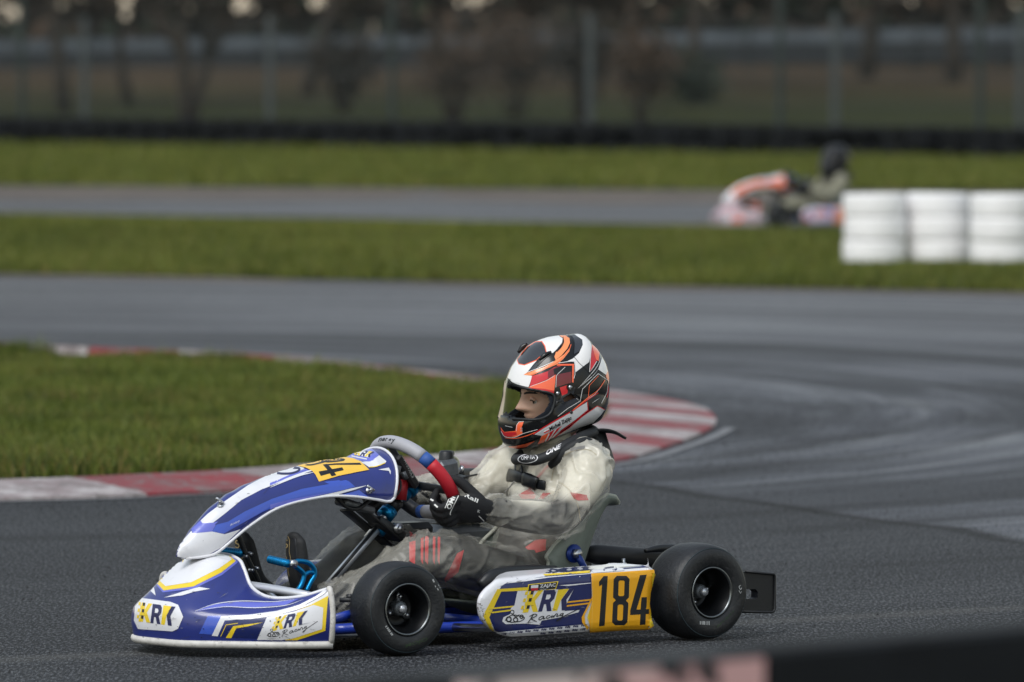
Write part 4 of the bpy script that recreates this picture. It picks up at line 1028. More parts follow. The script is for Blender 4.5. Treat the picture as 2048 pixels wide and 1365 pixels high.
S.poly('panel_white', z5([(228,656),(560,627),(796,604),(822,622),(822,650),(560,668),(290,682)]), 2)
for r in range(2):
    for k in range(11 - r*5):
        x = 262+k*51+(250 if r else 0); y = 664-k*5.2-(22 if r else 0)+(19 if r else 0)
        if x > 800: continue
        for q in (0, 12, 23): S.poly('ink_navy', z5([(x+q, y+6), (x+q+9, y+5), (x+q+12, y-7), (x+q+3, y-6)]), 3)
S.poly('plate_amber', z5([(778,590),(776,560),(842,428),(846,440),(795,548),(800,600),(824,622),(812,640)]), 3)
S.poly('sticker_yellow', z5([(812,560),(842,470),(842,640),(826,606)]), 3)
S.poly('panel_white', z5([(838,262),(880,246),(985,237),(1044,250),(1052,262),(856,278)]), 2); S.line('ink_navy', z5([(920,264),(930,250),(985,243),(1000,256),(975,262)]), 3.2, 3, False, 3)
for k in range(60):
    x = random.gauss(120, 26); y = random.uniform(470, 670); r = random.uniform(1.5, 5)
    S.poly('verge_soil', z5([(x-r, y), (x, y-r), (x+r, y), (x, y+r)]), 6)
scuffs(S, (110,300,830,680), 46, z5, -.06, 6, 7)
S.build('sticker_kit', pod_o)
S = Stick(bvh(ps), 6, .0035)
S.poly('plate_amber', z5([(836,284),(1000,276),(1252,258),(1256,283),(1240,345),(1224,410),(1219,470),(1228,560),(1238,600),(1222,634),(1066,636),(830,652),(826,640),(824,560),(842,430)]), 0)
S.poly('sticker_yellow', z5([(1226,280),(1253,276),(1238,345),(1224,410),(1219,470),(1230,570),(1238,600),(1222,632),(1204,633),(1212,500)]), 1)
S.poly('ink', z5([(884,332),(914,298),(940,297),(920,612),(884,616),(904,350),(885,362)]), 1)
f8 = lambda x0, y0, x1, y1, c, sh: [(x0+c, y0), (x1-c, y0), (x1, y0+c), (x1-sh, y1-c), (x1-sh-c, y1), (x0-sh+c, y1), (x0-sh, y1-c), (x0, y0+c)]
S.loops('ink', [z5(f8(978,296,1080,452,20,4)), z5(f8(1010,324,1048,424,7,3))], 1); S.loops('ink', [z5(f8(974,448,1072,609,20,6)), z5(f8(1004,478,1040,580,7,4))], 1)
S.loops('ink', [z5([(1146,292),(1190,288),(1124,510),(1150,510),(1156,432),(1190,430),(1186,508),(1204,507),(1203,538),(1184,539),(1181,605),(1146,607),(1149,541),(1084,545),(1084,515)])], 1)
S.line('plate_pale', z5([(1082,276),(1070,636)]), 1.0, 1); S.line('plate_pale', z5([(846,290),(838,640)]), 1.2, 1)
S.build('number_panel', pod_o)

# ---- seat
mat('stay_blue', (28,56,132), .35, metal=.3)
spine = [(.47,.105),(.40,.072),(.30,.056),(.22,.076),(.165,.12),(.125,.19),(.088,.28),(.052,.352),(.03,.362)]
hs = [.02,.06,.11,.15,.168,.158,.105,.052,.006]; hw = [.13,.145,.152,.156,.158,.158,.156,.15,.145]
SPN = resample(catmull([(*a, b_, c) for a, b_, c in zip(spine, hs, hw)], 6), 36); rows = []
for i, q in enumerate(SPN):
    a = SPN[max(i-1, 0)]; b_ = SPN[min(i+1, 35)]; t = (b_-a)[:2]; t /= np.linalg.norm(t); nn = A((t[1], -t[0])) if t[1] > 0 or True else t
    nn = A((-t[1], t[0])); nn = nn if (nn @ A((.6, .8))) > 0 else -nn
    r = []
    for k in range(29):
        s = -1+2*k/28; a_ = abs(s); sg = 1 if s >= 0 else -1
        rise = q[2]*max(0, (a_-.45)/.55)**2.2; lat = q[3]*min(1, a_*1.12)**.9 + .012*max(0, a_-.7)
        r.append(A((q[0]+nn[0]*rise, sg*lat, q[1]+nn[1]*rise)))
    rows.append(r)
if DBG: print('SEATLIP', [tuple(int(c) for c in projK(r[-1])) for r in rows[::4]], [tuple(np.round(r[-1],3)) for r in rows[::4]])
seat = obj('seat', thicken(grid(rows), .006), 'shell_grey', kart)
for s in (0, -1): obj('seat_edge', tube([r[s] for r in rows], .006, 8), 'shell_edge', seat)
obj('seat_edge', tube(rows[-1], .006, 8), 'shell_edge', seat)
for s in (1, -1):
    c = A((.205, s*.170, .232)); d = A((0, s, 0))
    st_ = obj('seat_stay', tube([c+d*.012, A((.15, s*.2, .13)), A((.12, s*.2, .06))], [.010, .009, .009], 10, 4), 'stay_blue', kart)
    obj('washer', tube([c-d*.004, c+d*.003], .026, 28), 'stay_blue', st_); obj('bolt', tube([c, c+d*.022], .014, 6), 'steel', st_)
# ---- steering
SC = K(830, 962, 0); UPV = A((.61, 0, .792)); NRM = A((-.792, 0, .61)); LAT = A((0, 1, 0))
RS = .139; turn = math.radians(3)
def rim(a):
    """a = 0 at the top, positive to the left; the bottom of the rim is flattened"""
    x = math.sin(a)*1.06; y = math.cos(a); y = max(y, -.80) if y < 0 else y
    x2 = x*math.cos(turn)-y*math.sin(turn); y2 = x*math.sin(turn)+y*math.cos(turn)
    return SC + LAT*RS*x2 + UPV*RS*y2
segs = [(-200,-160,'grip_grey'),(-160,-150,'grip_blue'),(-150,-70,'ink'),(-70,-52,'grip_red'),(-52,-40,'grip_blue'),(-40,52,'grip_grey'),(52,64,'grip_blue'),(64,112,'grip_red'),(112,142,'ink'),(142,152,'grip_blue'),(152,161,'grip_grey')]
sw = None; GR_R = .0188
for a, b_, m_ in segs:
    pts = [rim(math.radians(t)) for t in np.linspace(a, b_, max(3, int((b_-a)/5)))]
    o = obj('steering_wheel' if sw is None else 'grip_section', tube(pts, GR_R, 16), m_, kart if sw is None else sw)
    if sw is None: sw = o
full = tube([rim(math.radians(t)) for t in range(0, 360, 6)], GR_R, 16, closed=True)
S = Stick(bvh(full), 3); zs = Z(720, 860, 6.2)
for ch, (x, y), (ex, ey) in zip('nergy', ((225,150),(268,142),(312,140),(345,148),(385,152)), ((44,-14),(40,-6),(28,0),(42,2),(48,2))): S.text('ink', ch, zs([(x, y)])[0], (ex/6.2, ey/6.2), (10/6.2, -56/6.2), 0, bold=.03, shear=.2)
S.build('grip_lettering', sw)
for a in (-105, 105, 0):
    e = rim(math.radians(a)); obj('spoke', beam(SC+NRM*-.015, e, .03, .005, .001, up=tuple(NRM)), 'grey_cast', sw)
obj('steering_hub', tube([SC-NRM*.04, SC-NRM*.01], .03, 20), 'anodised', sw)
CL = K(655,1172,0)
col_ = obj('steering_column', tube([SC-NRM*.02, SC*.45+CL*.55], .011, 14), 'chrome', kart)
obj('column_support', tube([K(760,1052,.02), CL], .0115, 14), 'chrome', kart)
obj('column_stripe', tube([K(752,1056,.036), K(664,1160,.036)], .0045, 8), 'ink', col_)
for t, r in ((.03, .022), (.15, .02), (.23, .024)):
    p = SC-NRM*.02+(CL-SC)*t; d = (CL-SC)/np.linalg.norm(CL-SC); obj('clamp', tube([p, p+d*.03], r, 16), 'anodised' if r != .02 else 'black_plastic', col_)
p = K(768,1052,.02); d = (CL-p)/np.linalg.norm(CL-p); obj('clamp', tube([p, p+d*.025], .019, 16), 'anodised', col_)
obj('column_bracket', beam(K(748,1040,.03), K(800,1075,.03), .05, .03, .004), 'black_plastic', col_)
q = K(797,1057,.06); obj('bracket_bolt', join(tube([q-LAT*.02, q+LAT*.004], .014, 18), tube([q, q+LAT*.012], .008, 6)), 'steel', col_)
bx = SC+UPV*.06-NRM*.03
box_sh = boxm((0, 0, 0), (.11, .105, .026), bev=.006); Rm = Matrix((tuple(UPV), tuple(LAT), tuple(NRM))).transposed()
gauge_sh = ([A(Rm @ Vector(v))+bx for v in box_sh[0]], box_sh[1])
gauge = obj('lap_timer', gauge_sh, 'black_plastic', kart, False)
S = Stick(bvh(gauge_sh), 4); S.text('tyre_mark', 'KARVETA', zs([(640,598)])[0], (-100/6.2, -220/6.2), (34/6.2, -16/6.2)); 
if S.F: S.build('timer_lettering', gauge)
obj('timer_cable', tube([bx-NRM*.02, K(800,960,.05), K(798,985,.06), K(770,1008,.07), K(755,1000,.07)], .0028, 6, 6), 'ink', gauge)
obj('gear_sensor', join(tube([K(795,932,.06), K(790,955,.06)], .012, 10), tube([K(806,945,.05), K(812,958,.05)], .008, 10)), 'grey_cast', gauge)
obj('red_duct', tube([K(805,960,.02), K(800,1000,.02)], .018, 12), 'red_part', kart)
# ---- pedals
zp = Z(420, 1040, 6.2)
def Kp(x, y, v): return K(420+x/6.2, 1040+y/6.2, v)
def pedal(pts_arm, peg, v, side):
    return None
pk_ = obj('brake_pedal', tube([Kp(740,490,.07), Kp(985,548,.15)], .009, 14), 'anodised', kart)
for i in range(10):
    t = i/10; p = Kp(740,490,.07)*(1-t)+Kp(985,548,.15)*t; d = (Kp(985,548,.15)-Kp(740,490,.07)); d /= np.linalg.norm(d)
    obj('grip_ring', tube([p, p+d*.0035], .0113, 14), 'anodised', pk_)
arm = [tube([Kp(1020,540,.15), Kp(1100,512,.15), Kp(1220,535,.15), Kp(1290,610,.15), Kp(1295,690,.15), Kp(1250,770,.15), Kp(1190,890,.15)], .007, 10, 5),
       tube([Kp(1030,560,.15), Kp(1110,615,.15), Kp(1165,690,.15), Kp(1120,830,.15), Kp(1030,930,.15), Kp(1000,980,.15)], .007, 10, 5),
       tube([Kp(1165,690,.15), Kp(1230,650,.15), Kp(1285,660,.15)], .006, 10, 4)]
obj('pedal_arm', join(*arm), 'anodised', pk_); c = Kp(1030,545,.155); obj('pedal_bolt', tube([c-LAT*.006, c+LAT*.008], .011, 16), 'steel', pk_)
c = Kp(1010,960,.15); obj('pedal_foot', beam(Kp(1000,985,.15), Kp(1120,925,.15), .02, .02, .003), 'anodised', pk_)
gp = obj('throttle_pedal', tube([Kp(155,385,-.07), Kp(405,415,-.01)], .009, 14), 'anodised', kart)
for i in range(10):
    t = i/10; a, b_ = Kp(155,385,-.07), Kp(405,415,-.01); d = (b_-a)/np.linalg.norm(b_-a); p = a*(1-t)+b_*t
    obj('grip_ring', tube([p, p+d*.0035], .0113, 14), 'anodised', gp)
obj('pedal_arm', tube([Kp(340,165,-.01), Kp(430,400,-.01), Kp(500,560,-.01), Kp(600,760,-.01), Kp(615,920,-.01)], .0075, 10, 4), 'black_plastic', gp)
for x, y in ((440,450),(500,420),(515,625),(580,600)): c = Kp(x, y, .0); obj('pedal_bolt', tube([c-LAT*.01, c+LAT*.008], .005, 8), 'steel', gp)
# ---- engine, exhaust, rear bumper, guards
eng = obj('engine', boxm((.30, -.25, .20), (.2, .15, .2), bev=.02), 'grey_cast', kart, False)
for i in range(6): obj('cooling_fin', boxm((.30, -.25, .31+i*.014), (.15, .14, .006), bev=.001), 'grey_cast', eng, False)
Ke = lambda x, y, v: K(720+x/6.2, 860+y/6.2, v)
cb = obj('carburettor', boxm(Ke(1040,490,-.2), (.07, .07, .055), Matrix.Rotation(.15, 3, 'Y'), .012), 'grey_cast', kart, False)
c = Ke(1070,430,-.2); obj('carburettor_cap', lathe([(0, .05), (.016, .049), (.0205, .043), (.022, .02), (.026, 0), (0, 0)], 20, c-A((0, 0, .01)), axis='z'), 'black_plastic', cb)
c2 = Ke(1110,320,-.2); obj('cap_nozzle', tube([c2-A((0,0,.02)), c2+A((0,0,.005)), c2+A((-.012,0,.006))], .007, 10), 'black_plastic', cb)
obj('breather_hose', tube([Ke(1130,335,-.2), Ke(1195,360,-.2), Ke(1220,430,-.2), Ke(1215,480,-.2)], .005, 10, 5), 'hose', cb)
obj('carburettor_body', tube([Ke(950,600,-.22), Ke(1290,690,-.2)], .028, 18), 'grey_cast', kart)
obj('intake_pipe', tube([Ke(1190,560,-.22), Ke(1350,545,-.24), Ke(1530,530,-.26)], [.022, .016, .014], 14, 4), 'black_plastic', kart)
obj('linkage', join(tube([Ke(1185,590,-.19), Ke(1200,520,-.19), Ke(1250,480,-.19)], .006, 8), tube([Ke(1240,480,-.19), Ke(1262,490,-.19)], .01, 10)), 'steel', kart)
obj('throttle_cable', tube([Ke(1180,655,-.18), Ke(1300,590,-.18), Ke(1500,545,-.2)], .003, 6, 4), 'ink', kart)
obj('fuel_cap', tube([Ke(1370,595,-.25), Ke(1460,570,-.25)], .02, 12), 'red_part', kart)
obj('gear_housing', boxm((.52, -.18, .27), (.12, .1, .09), bev=.015), 'black_plastic', kart, False)
obj('fuel_tank', boxm((.72, 0, .09), (.2, .2, .1), bev=.03), 'black_plastic', kart)
mf = obj('exhaust_silencer', tube([K(1172,1108,.0), K(1190,1109,.0), K(1345,1120,.0)], [.02, .028, .029], 24), 'exhaust', kart)
obj('exhaust_pipe', tube([K(1178,1109,0), (.12, -.08, .19), (.25, -.18, .2)], .017, 14, 5), 'exhaust', mf)
obj('chain_guard', tube([K(1290,1102,.04), K(1320,1097,.04), K(1350,1097,.04)], [.006, .011, .012], 14, 5), 'black_plastic', kart)
p = K(1247,1126,.14); obj('bracket_nut', join(tube([p-A((0,0,.02)), p+A((0,0,.012))], .0045, 8), tube([p-A((0,0,.006)), p+A((0,0,.0))], .009, 6)), 'steel', kart)
zb_ = Z(1300, 1060, 5.69)
oz = [K(*p, .42)[[0, 2]] for p in zb_([(1000,480),(1060,472),(1330,498),(1375,500),(1390,520),(1388,900),(1375,928),(1340,935),(1010,930),(900,900),(900,500)])]
iz = [K(*p, .42)[[0, 2]] for p in zb_([(1060,676),(1175,672),(1203,705),(1200,770),(1180,790),(1060,782),(1000,770),(1000,690)])]
T = tessellate_polygon([[Vector((p[0], p[1], 0)) for p in oz], [Vector((p[0], p[1], 0)) for p in iz]]); allp = oz+iz; n_ = len(allp)
V = [A((p[0], .43, p[1])) for p in allp]+[A((p[0], .40, p[1])) for p in allp]
F = [tuple(t) for t in T]+[tuple(i+n_ for i in t[::-1]) for t in T]
for lp, o_ in ((oz, 0), (iz, len(oz))):
    for i in range(len(lp)): j = (i+1) % len(lp); F.append((o_+i, o_+j, o_+j+n_, o_+i+n_))
rb = obj('rear_bumper', (V, F), 'black_plastic', kart, False)
us = [p[0] for p in oz]; ue = min(us)
obj('bumper_beam', boxm((ue+.03, 0, .115), (.05, .56, .10), bev=.015), 'black_plastic', rb)
obj('bumper_lip', tube([A((p[0], .432, p[1])) for p in oz[1:9]], .004, 8), 'black_plastic', rb)
V = [A((p[0], -p[1], p[2])) for p in V]; obj('bumper_end', (V, F), 'black_plastic', rb, False)
obj('seat_guard', tube([K(960,1170,.3), K(985,1152,.3), K(1040,1142,.28), K(1110,1140,.24)], [.012, .018, .016, .012], 12, 5), 'black_plastic', kart)

# ================================================================== THE DRIVER
person = tag(empty('person', KO, KROT), 'kart driver in cream translucent rain suit, black gloves and black, white and orange helmet', 'person')
# ---- cloth: a clear milky rain suit over a racing suit
m, n, b = nodes_of('race_suit'); g = NG(n); P = g.tc.outputs['Object']
zz = g.math('ADD', g.sep(P)[2], g.math('MULTIPLY', g.math('SUBTRACT', g.noise(P, 9, 2), .5), .10))
c = g.mix(g.sstep(zz, .37, .415), rgb(32,33,36), rgb(240,234,216))
g.link(c, b.inputs['Base Color']); b.inputs['Roughness'].default_value = .8
m, n, b = nodes_of('rain_suit'); g = NG(n); P = g.tc.outputs['Object']
b.inputs['Base Color'].default_value = rgb(226,220,200); b.inputs['Roughness'].default_value = .24; b.inputs['Specular IOR Level'].default_value = .55; b.inputs['Coat Weight'].default_value = .25; b.inputs['Coat Roughness'].default_value = .2
zz = g.sep(P)[2]
g.link(g.mix(g.sstep(g.noise(P, 14, 4, .6), .35, .7), rgb(228,224,211), rgb(206,201,187)), b.inputs['Base Color'])
op = g.math('ADD', g.math('MULTIPLY', g.sstep(g.noise(P, 8, 2, .5), .35, .65), .15), .13)
op = g.math('ADD', op, g.math('MULTIPLY', g.sstep(zz, .375, .45), .34), clamp=True)
tr = n.nodes.new('ShaderNodeBsdfTransparent'); ms = n.nodes.new('ShaderNodeMixShader')
g.link(op, ms.inputs[0]); n.links.new(tr.outputs[0], ms.inputs[1]); n.links.new(b.outputs[0], ms.inputs[2]); n.links.new(ms.outputs[0], n.nodes['Material Output'].inputs['Surface'])
g.link(g.bump(g.noise(P, 40, 2, .5), .12, .006), b.inputs['Normal'])
mat('skin', (216,172,150), .5, var=.06, vscale=30); MATS['skin'].node_tree.nodes['Principled BSDF'].inputs['Subsurface Weight'].default_value = .12
MATS['skin'].node_tree.nodes['Principled BSDF'].inputs['Subsurface Radius'].default_value = (.01, .004, .002)
mat('lip', (176,104,96), .45); mat('hair', (38,28,24), .7); mat('eye_white', (214,210,206), .25); mat('iris', (40,30,26), .2)
mat('glove_black', (20,21,24), .75, var=.15, vscale=60, bump=.35, bscale=260); mat('print_white', (226,226,222), .6); mat('shoe_black', (24,25,27), .7, var=.1, bump=.3, bscale=220); mat('gold', (168,146,100), .5)
mat('foam_black', (26,28,31), .65, bump=.2, bscale=180); mat('buckle', (22,24,27), .35); mat('suit_red', (200,38,46), .7); mat('suit_black', (30,31,34), .8)

JL = dict(sh=(.148,.155,.470), el=(.285,.215,.340), wr=(.490,.186,.358), hip=(.32,.07,.16), kn=(.70,.145,.238), an=(1.005,.10,.125))
JR = dict(sh=(.165,-.155,.455), el=(.30,-.225,.345), wr=(.47,-.165,.395), hip=(.32,-.07,.16), kn=(.70,-.115,.25), an=(1.0,-.095,.13))
def limb(J, grow, arm=True):
    a, e, w_ = A(J['sh']), A(J['el']), A(J['wr']); h, k, f = A(J['hip']), A(J['kn']), A(J['an'])
    s = 1 if a[1] > 0 else -1
    out = [capsule([A((.15, .06*s, .46)), a, (a+e)/2+A((-.012, .01*s, 0)), e, (e+w_)/2+A((0, 0, -.006)), w_], [.058+grow, .064+grow, .054+grow, .047+grow, .046+grow, .037+grow*.8], 18, 6),
           capsule([A((.26, .05*s, .15)), h, (h+k)/2+A((0, .006*s, .006)), k, (k+f)/2+A((0, 0, -.012)), f], [.06+grow, .064+grow, .066+grow, .060+grow, .051+grow, .037+grow*.8], 18, 6)]
    return out
def torso(grow):
    return capsule([(.265,0,.15),(.235,0,.22),(.195,0,.31),(.165,0,.39),(.15,0,.445),(.142,0,.485)], [(.100+grow, .09+grow), (.105+grow, .09+grow), (.122+grow, .09+grow), (.138+grow, .09+grow), (.125+grow, .075+grow), (.075+grow, .055+grow)], 28, 6, ref=(0, 1, 0))
neck = capsule([(.142,0,.47),(.14,0,.53),(.137,0,.60)], [.052,.047,.045], 16, 4)
HC = A((.137, 0, .674)); HF = A((math.cos(math.radians(17.5)), -math.sin(math.radians(17.5)), 0)); HL = A((math.sin(math.radians(17.5)), math.cos(math.radians(17.5)), 0)); HU = A((0, 0, 1))
def H(p): return HC+HF*p[0]+HL*p[1]+HU*p[2]
body_v, body_f = remesh(join(torso(0), neck, *limb(JL, 0), *limb(JR, 0)), .0085, 5)
# head, sculpted on a grid: brow, sockets, nose, cheeks, lips, chin
gs = lambda a, s: math.exp(-(a/s)**2/2)
rows = []; NZ, NA = 84, 110
for i in range(NZ+1):
    t = -1+2*i/NZ; z = -.012+.122*math.sin(t*math.pi/2); q = math.cos(t*math.pi/2)**.72; r = []
    jaw = 1-.30*max(0, -(z+.03)/.1)
    for k in range(NA):
        a = 2*math.pi*k/NA - math.pi; ca, sa = math.cos(a), math.sin(a)
        x = (.092 if ca > 0 else .098)*ca*q; y = .073*sa*q*jaw
        if ca > 0: x = x*(1-.10*max(0, -(z+.02)/.1))
        if ca > 0:
            wn = .0085+.0065*max(0, min(1, (-.02-z)/.025))
            pr = max(0, min(1, (.004-z)/.05)) if z > -.046 else max(0, 1-(-.046-z)/.012)
            x += .031*pr**1.15*gs(y, wn)
            x -= .0125*(gs(y-.031, .0135)+gs(y+.031, .0135))*gs(z+.0235, .0085)
            x += .005*gs(z-.004, .009)*gs(abs(y)-.025, .022)
            x += .004*(gs(y-.042, .016)+gs(y+.042, .016))*gs(z+.047, .016)
            x += .0075*gs(y, .019)*(gs(z+.0655, .0045)+gs(z+.0765, .005)) - .004*gs(y, .024)*gs(z+.0708, .0022)
            x += .008*gs(y, .02)*gs(z+.105, .012)
        r.append(H((x+.004, y, z)))
    rows.append(r)
head = grid(rows, True)
ob = len(body_v); Vb = list(body_v)+list(head[0]); Fb = list(body_f)+[tuple(i+ob for i in f) for f in head[1]]
body_o = obj('body', (Vb, Fb), ['race_suit', 'skin'], person, True, [0]*len(body_f)+[1]*len(head[1]))
hair_rows = [[H(((-.004 + (.096*ca if ca > 0 else .104*ca)*q_), .078*sa*q_, z_)) for ca, sa in ((math.cos(2*math.pi*k/40), math.sin(2*math.pi*k/40)) for k in range(40))] for z_, q_ in ((.02, .985), (.05, .93), (.075, .82), (.095, .64), (.11, .35), (.115, .05))]
obj('hair', grid(hair_rows, True), 'hair', person)
for s in (1, -1):
    c = A((.0695, .031*s, -.0235)); ey = lathe([(.0001, .0105), (.004, .0097), (.0075, .0073), (.0097, .004), (.0105, 0), (.0097, -.004), (.0075, -.0073), (.004, -.0097), (.0001, -.0105)], 24, (0, 0, 0), axis='z')
    eo = obj('eye', ([H(v+c) for v in ey[0]], ey[1]), 'eye_white', person)
    iris = lathe([(.0001, .0018), (.0035, .0014), (.0062, 0)], 20, (0, 0, 0), axis='z'); Rq = Matrix(((0, 0, 1), (0, 1, 0), (-1, 0, 0)))
    obj('iris', ([H(A(Rq @ Vector(v))+c+A((.0092, 0, -.001))) for v in iris[0]], iris[1]), 'iris', eo)
    lid = [H(A((.0755+.0075*math.cos(t)*1.0, s*(.031+.0155*math.sin(t)), -.0150-.0060*math.sin(abs(t))**2))) for t in np.linspace(-1.2, 1.2, 9)]
    obj('upper_lid', tube(lid, [.0016, .0032, .0042, .0046, .0046, .0046, .0042, .0034, .0018], 10), 'skin', eo)
    obj('lashes', tube([p+HU*-.0038+HF*.0028 for p in lid], .0015, 6), 'hair', eo)
    br = [H((.0935-.22*(abs(yy_)-.02)**1.0*.6 - (0.012 if yy_ > .045 else 0)*0, s*yy_, -.002+.004*math.sin((yy_-.012)/.036*2.6))) for yy_ in np.linspace(.012, .05, 8)]
    tb = bvh((Vb, Fb)); br2 = []
    for p in br:
        hq = tb.ray_cast(Vector(p+HF*.08), Vector(-HF)); br2.append(A(hq[0])+HF*.0004 if hq[0] is not None else p)
    obj('eyebrow', tube(br2, [(.0016, .0026)]*2+[(.0016, .0033)]*4+[(.0016, .0026), (.001, .0012)], 8), 'hair', person)
S = Stick(bvh(head), 3, .0005)
zh = Z(960, 650, 4.706)
S.poly('lip', zh([(356,842),(372,838),(388,850),(374,866),(360,872),(356,860)]), 0)
if S.F: S.build('lips', body_o)
# suit colours printed on the racing suit (seen through the rain suit)
zk = Z(700, 860, 3.657); zc = Z(980, 840, 5.248)
S = Stick(bvh((body_v, body_f)), 8, .0015)
for k, (x0, x1) in enumerate(((415,462),(498,520),(528,556),(585,605),(620,640))): S.poly('suit_red', zk([(x0+20,745),(x1+20,738),(x1+12,985),(x0+18,960)]), 1)
S.poly('suit_black', zk([(430,742),(680,738),(650,1010),(440,930)]), 0)
S.poly('suit_red', zk([(780,905),(830,880),(790,1040),(700,1110),(690,1090)]), 1); S.poly('suit_black', zk([(700,1050),(790,920),(770,1100),(690,1140)]), 0)
S.poly('suit_red', zc([(840,765),(1010,790),(1030,845),(920,850),(880,830)]), 1); S.poly('suit_red', zc([(300,790),(420,720),(490,790),(470,830),(340,832)]), 1); S.poly('suit_red', zc([(510,830),(560,765),(640,770),(560,830)]), 1)
S.poly('suit_red', zc([(370,1340),(480,1260),(590,1250),(580,1365),(400,1365)]), 1); S.poly('suit_red', zk([(1340,860),(1430,800),(1430,880),(1360,900)]), 1)
S.poly('suit_black', zc([(350,480),(420,470),(330,640),(300,640)]), 1); S.poly('suit_black', zc([(470,540),(560,470),(590,470),(480,600)]), 1); S.poly('suit_black', zc([(640,470),(780,330),(800,350),(660,500)]), 1)
S.poly('suit_red', zc([(490,600),(600,480),(640,470),(520,610)]), 0)
S.text('suit_black', 'DC', zc([(640,905)])[0], (88/5.248, 0), (0, -60/5.248), 1, bold=.02)
S.build('suit_print', body_o)
# rain suit: the same figure, looser, thrown into folds
rs = join(torso(.010), *limb(JL, .012), *limb(JR, .012)); RV, RF = remesh(rs, .0048, 8); RN = vnormals((RV, RF)); RV = A(RV).copy()
joints = [(A(J[k]), r) for J in (JL, JR) for k, r in (('el', .11), ('kn', .12), ('sh', .09), ('wr', .09), ('hip', .12), ('an', .11))]
SEG = []
for J, sd in ((JL, 1.0), (JR, 5.0)):
    for a, b_, k, off, r in (('sh', 'el', 0, 0, .075), ('el', 'wr', 0, .18, .055), ('hip', 'kn', 9, 0, .08), ('kn', 'an', 9, .38, .06)):
        pa_, pb_ = A(J[a]), A(J[b_]); L_ = np.linalg.norm(pb_-pa_); d = (pb_-pa_)/L_; x = np.cross(d, A((0, 1, 0))); x /= np.linalg.norm(x); SEG.append((pa_, d, L_, x, np.cross(d, x), sd+k, off, r))
pa_, pb_ = A((.26, 0, .15)), A((.145, 0, .47)); L_ = np.linalg.norm(pb_-pa_); d = (pb_-pa_)/L_; x = np.cross(d, A((0, 1, 0))); x /= np.linalg.norm(x); SEG.append((pa_, d, L_, x, np.cross(d, x), 21.0, 0, .12))
WQ = np.max([np.exp(-(np.linalg.norm(RV-c, axis=1)/r)**2) for c, r in joints], axis=0)
DD = []
for sg in SEG:
    t = (RV-sg[0])@sg[1]; DD.append(np.linalg.norm(RV-sg[0]-np.outer(np.clip(t, 0, sg[2]), sg[1]), axis=1)/sg[7])
DD = np.array(DD); dm = DD.min(0); W_ = 0; D_ = 0
ridge = lambda n_, w__: np.exp(-(n_/w__)**2)
for dd, sg in zip(DD, SEG):
    w_ = np.exp(-(dd-dm)/.12); t = (RV-sg[0])@sg[1]; q = RV-sg[0]-np.outer(t, sg[1]); cx_, cy_ = q@sg[3], q@sg[4]; rr = np.hypot(cx_, cy_)+1e-6; cx_ /= rr; cy_ /= rr; tt = t+sg[6]; k_ = sg[5]
    wb = pnoise(np.stack([tt*9+k_, cx_*.9+20, cy_*.9+20], 1))
    n1 = pnoise(np.stack([tt*11+.5*cx_+.9*wb+40, cx_*.85+k_+20, cy_*.85+.5*wb+20], 1)); n2 = pnoise(np.stack([tt*21+1.2*cy_+wb+40, cx_*1.5+k_+27, cy_*1.5+20], 1)); n3 = pnoise(np.stack([tt*6+40, cx_*.8+k_+23, cy_*.8+20], 1))
    D_ = D_+w_*((.0038+.0145*WQ)*(ridge(n1, .11)-.26)+(.0014+.0055*WQ)*(ridge(n2, .17)-.3)+.003*n3); W_ = W_+w_
RV = RV+RN*(D_/W_)[:, None]
rain = obj('rain_suit', (RV, RF), 'rain_suit', person)
mat('seam', (150,140,118), .7); mat('suit_tape', (118,116,112), .6)
S = Stick(bvh((RV, RF)), 5, .0012)
S.line('seam', zc([(645,640),(672,520),(720,430),(800,360),(920,318),(1040,318),(1120,370)]), 1.3, 0, False, 4)
S.line('seam', zc([(700,640),(780,690),(860,770),(920,900),(950,1060)]), 1.0, 0, False, 4)
S.line('suit_tape', zc([(330,480),(270,620),(200,720),(120,790)]), 2.2, 0, False, 3); S.poly('suit_tape', zc([(840,300),(1000,270),(990,310),(850,335)]), 0)
S.text('suit_black', 'OMP', zc([(655,470)])[0], (120/5.248, -125/5.248), (-14/5.248, -16/5.248), 1, bold=.02)
if S.F: S.build('suit_seams', rain)
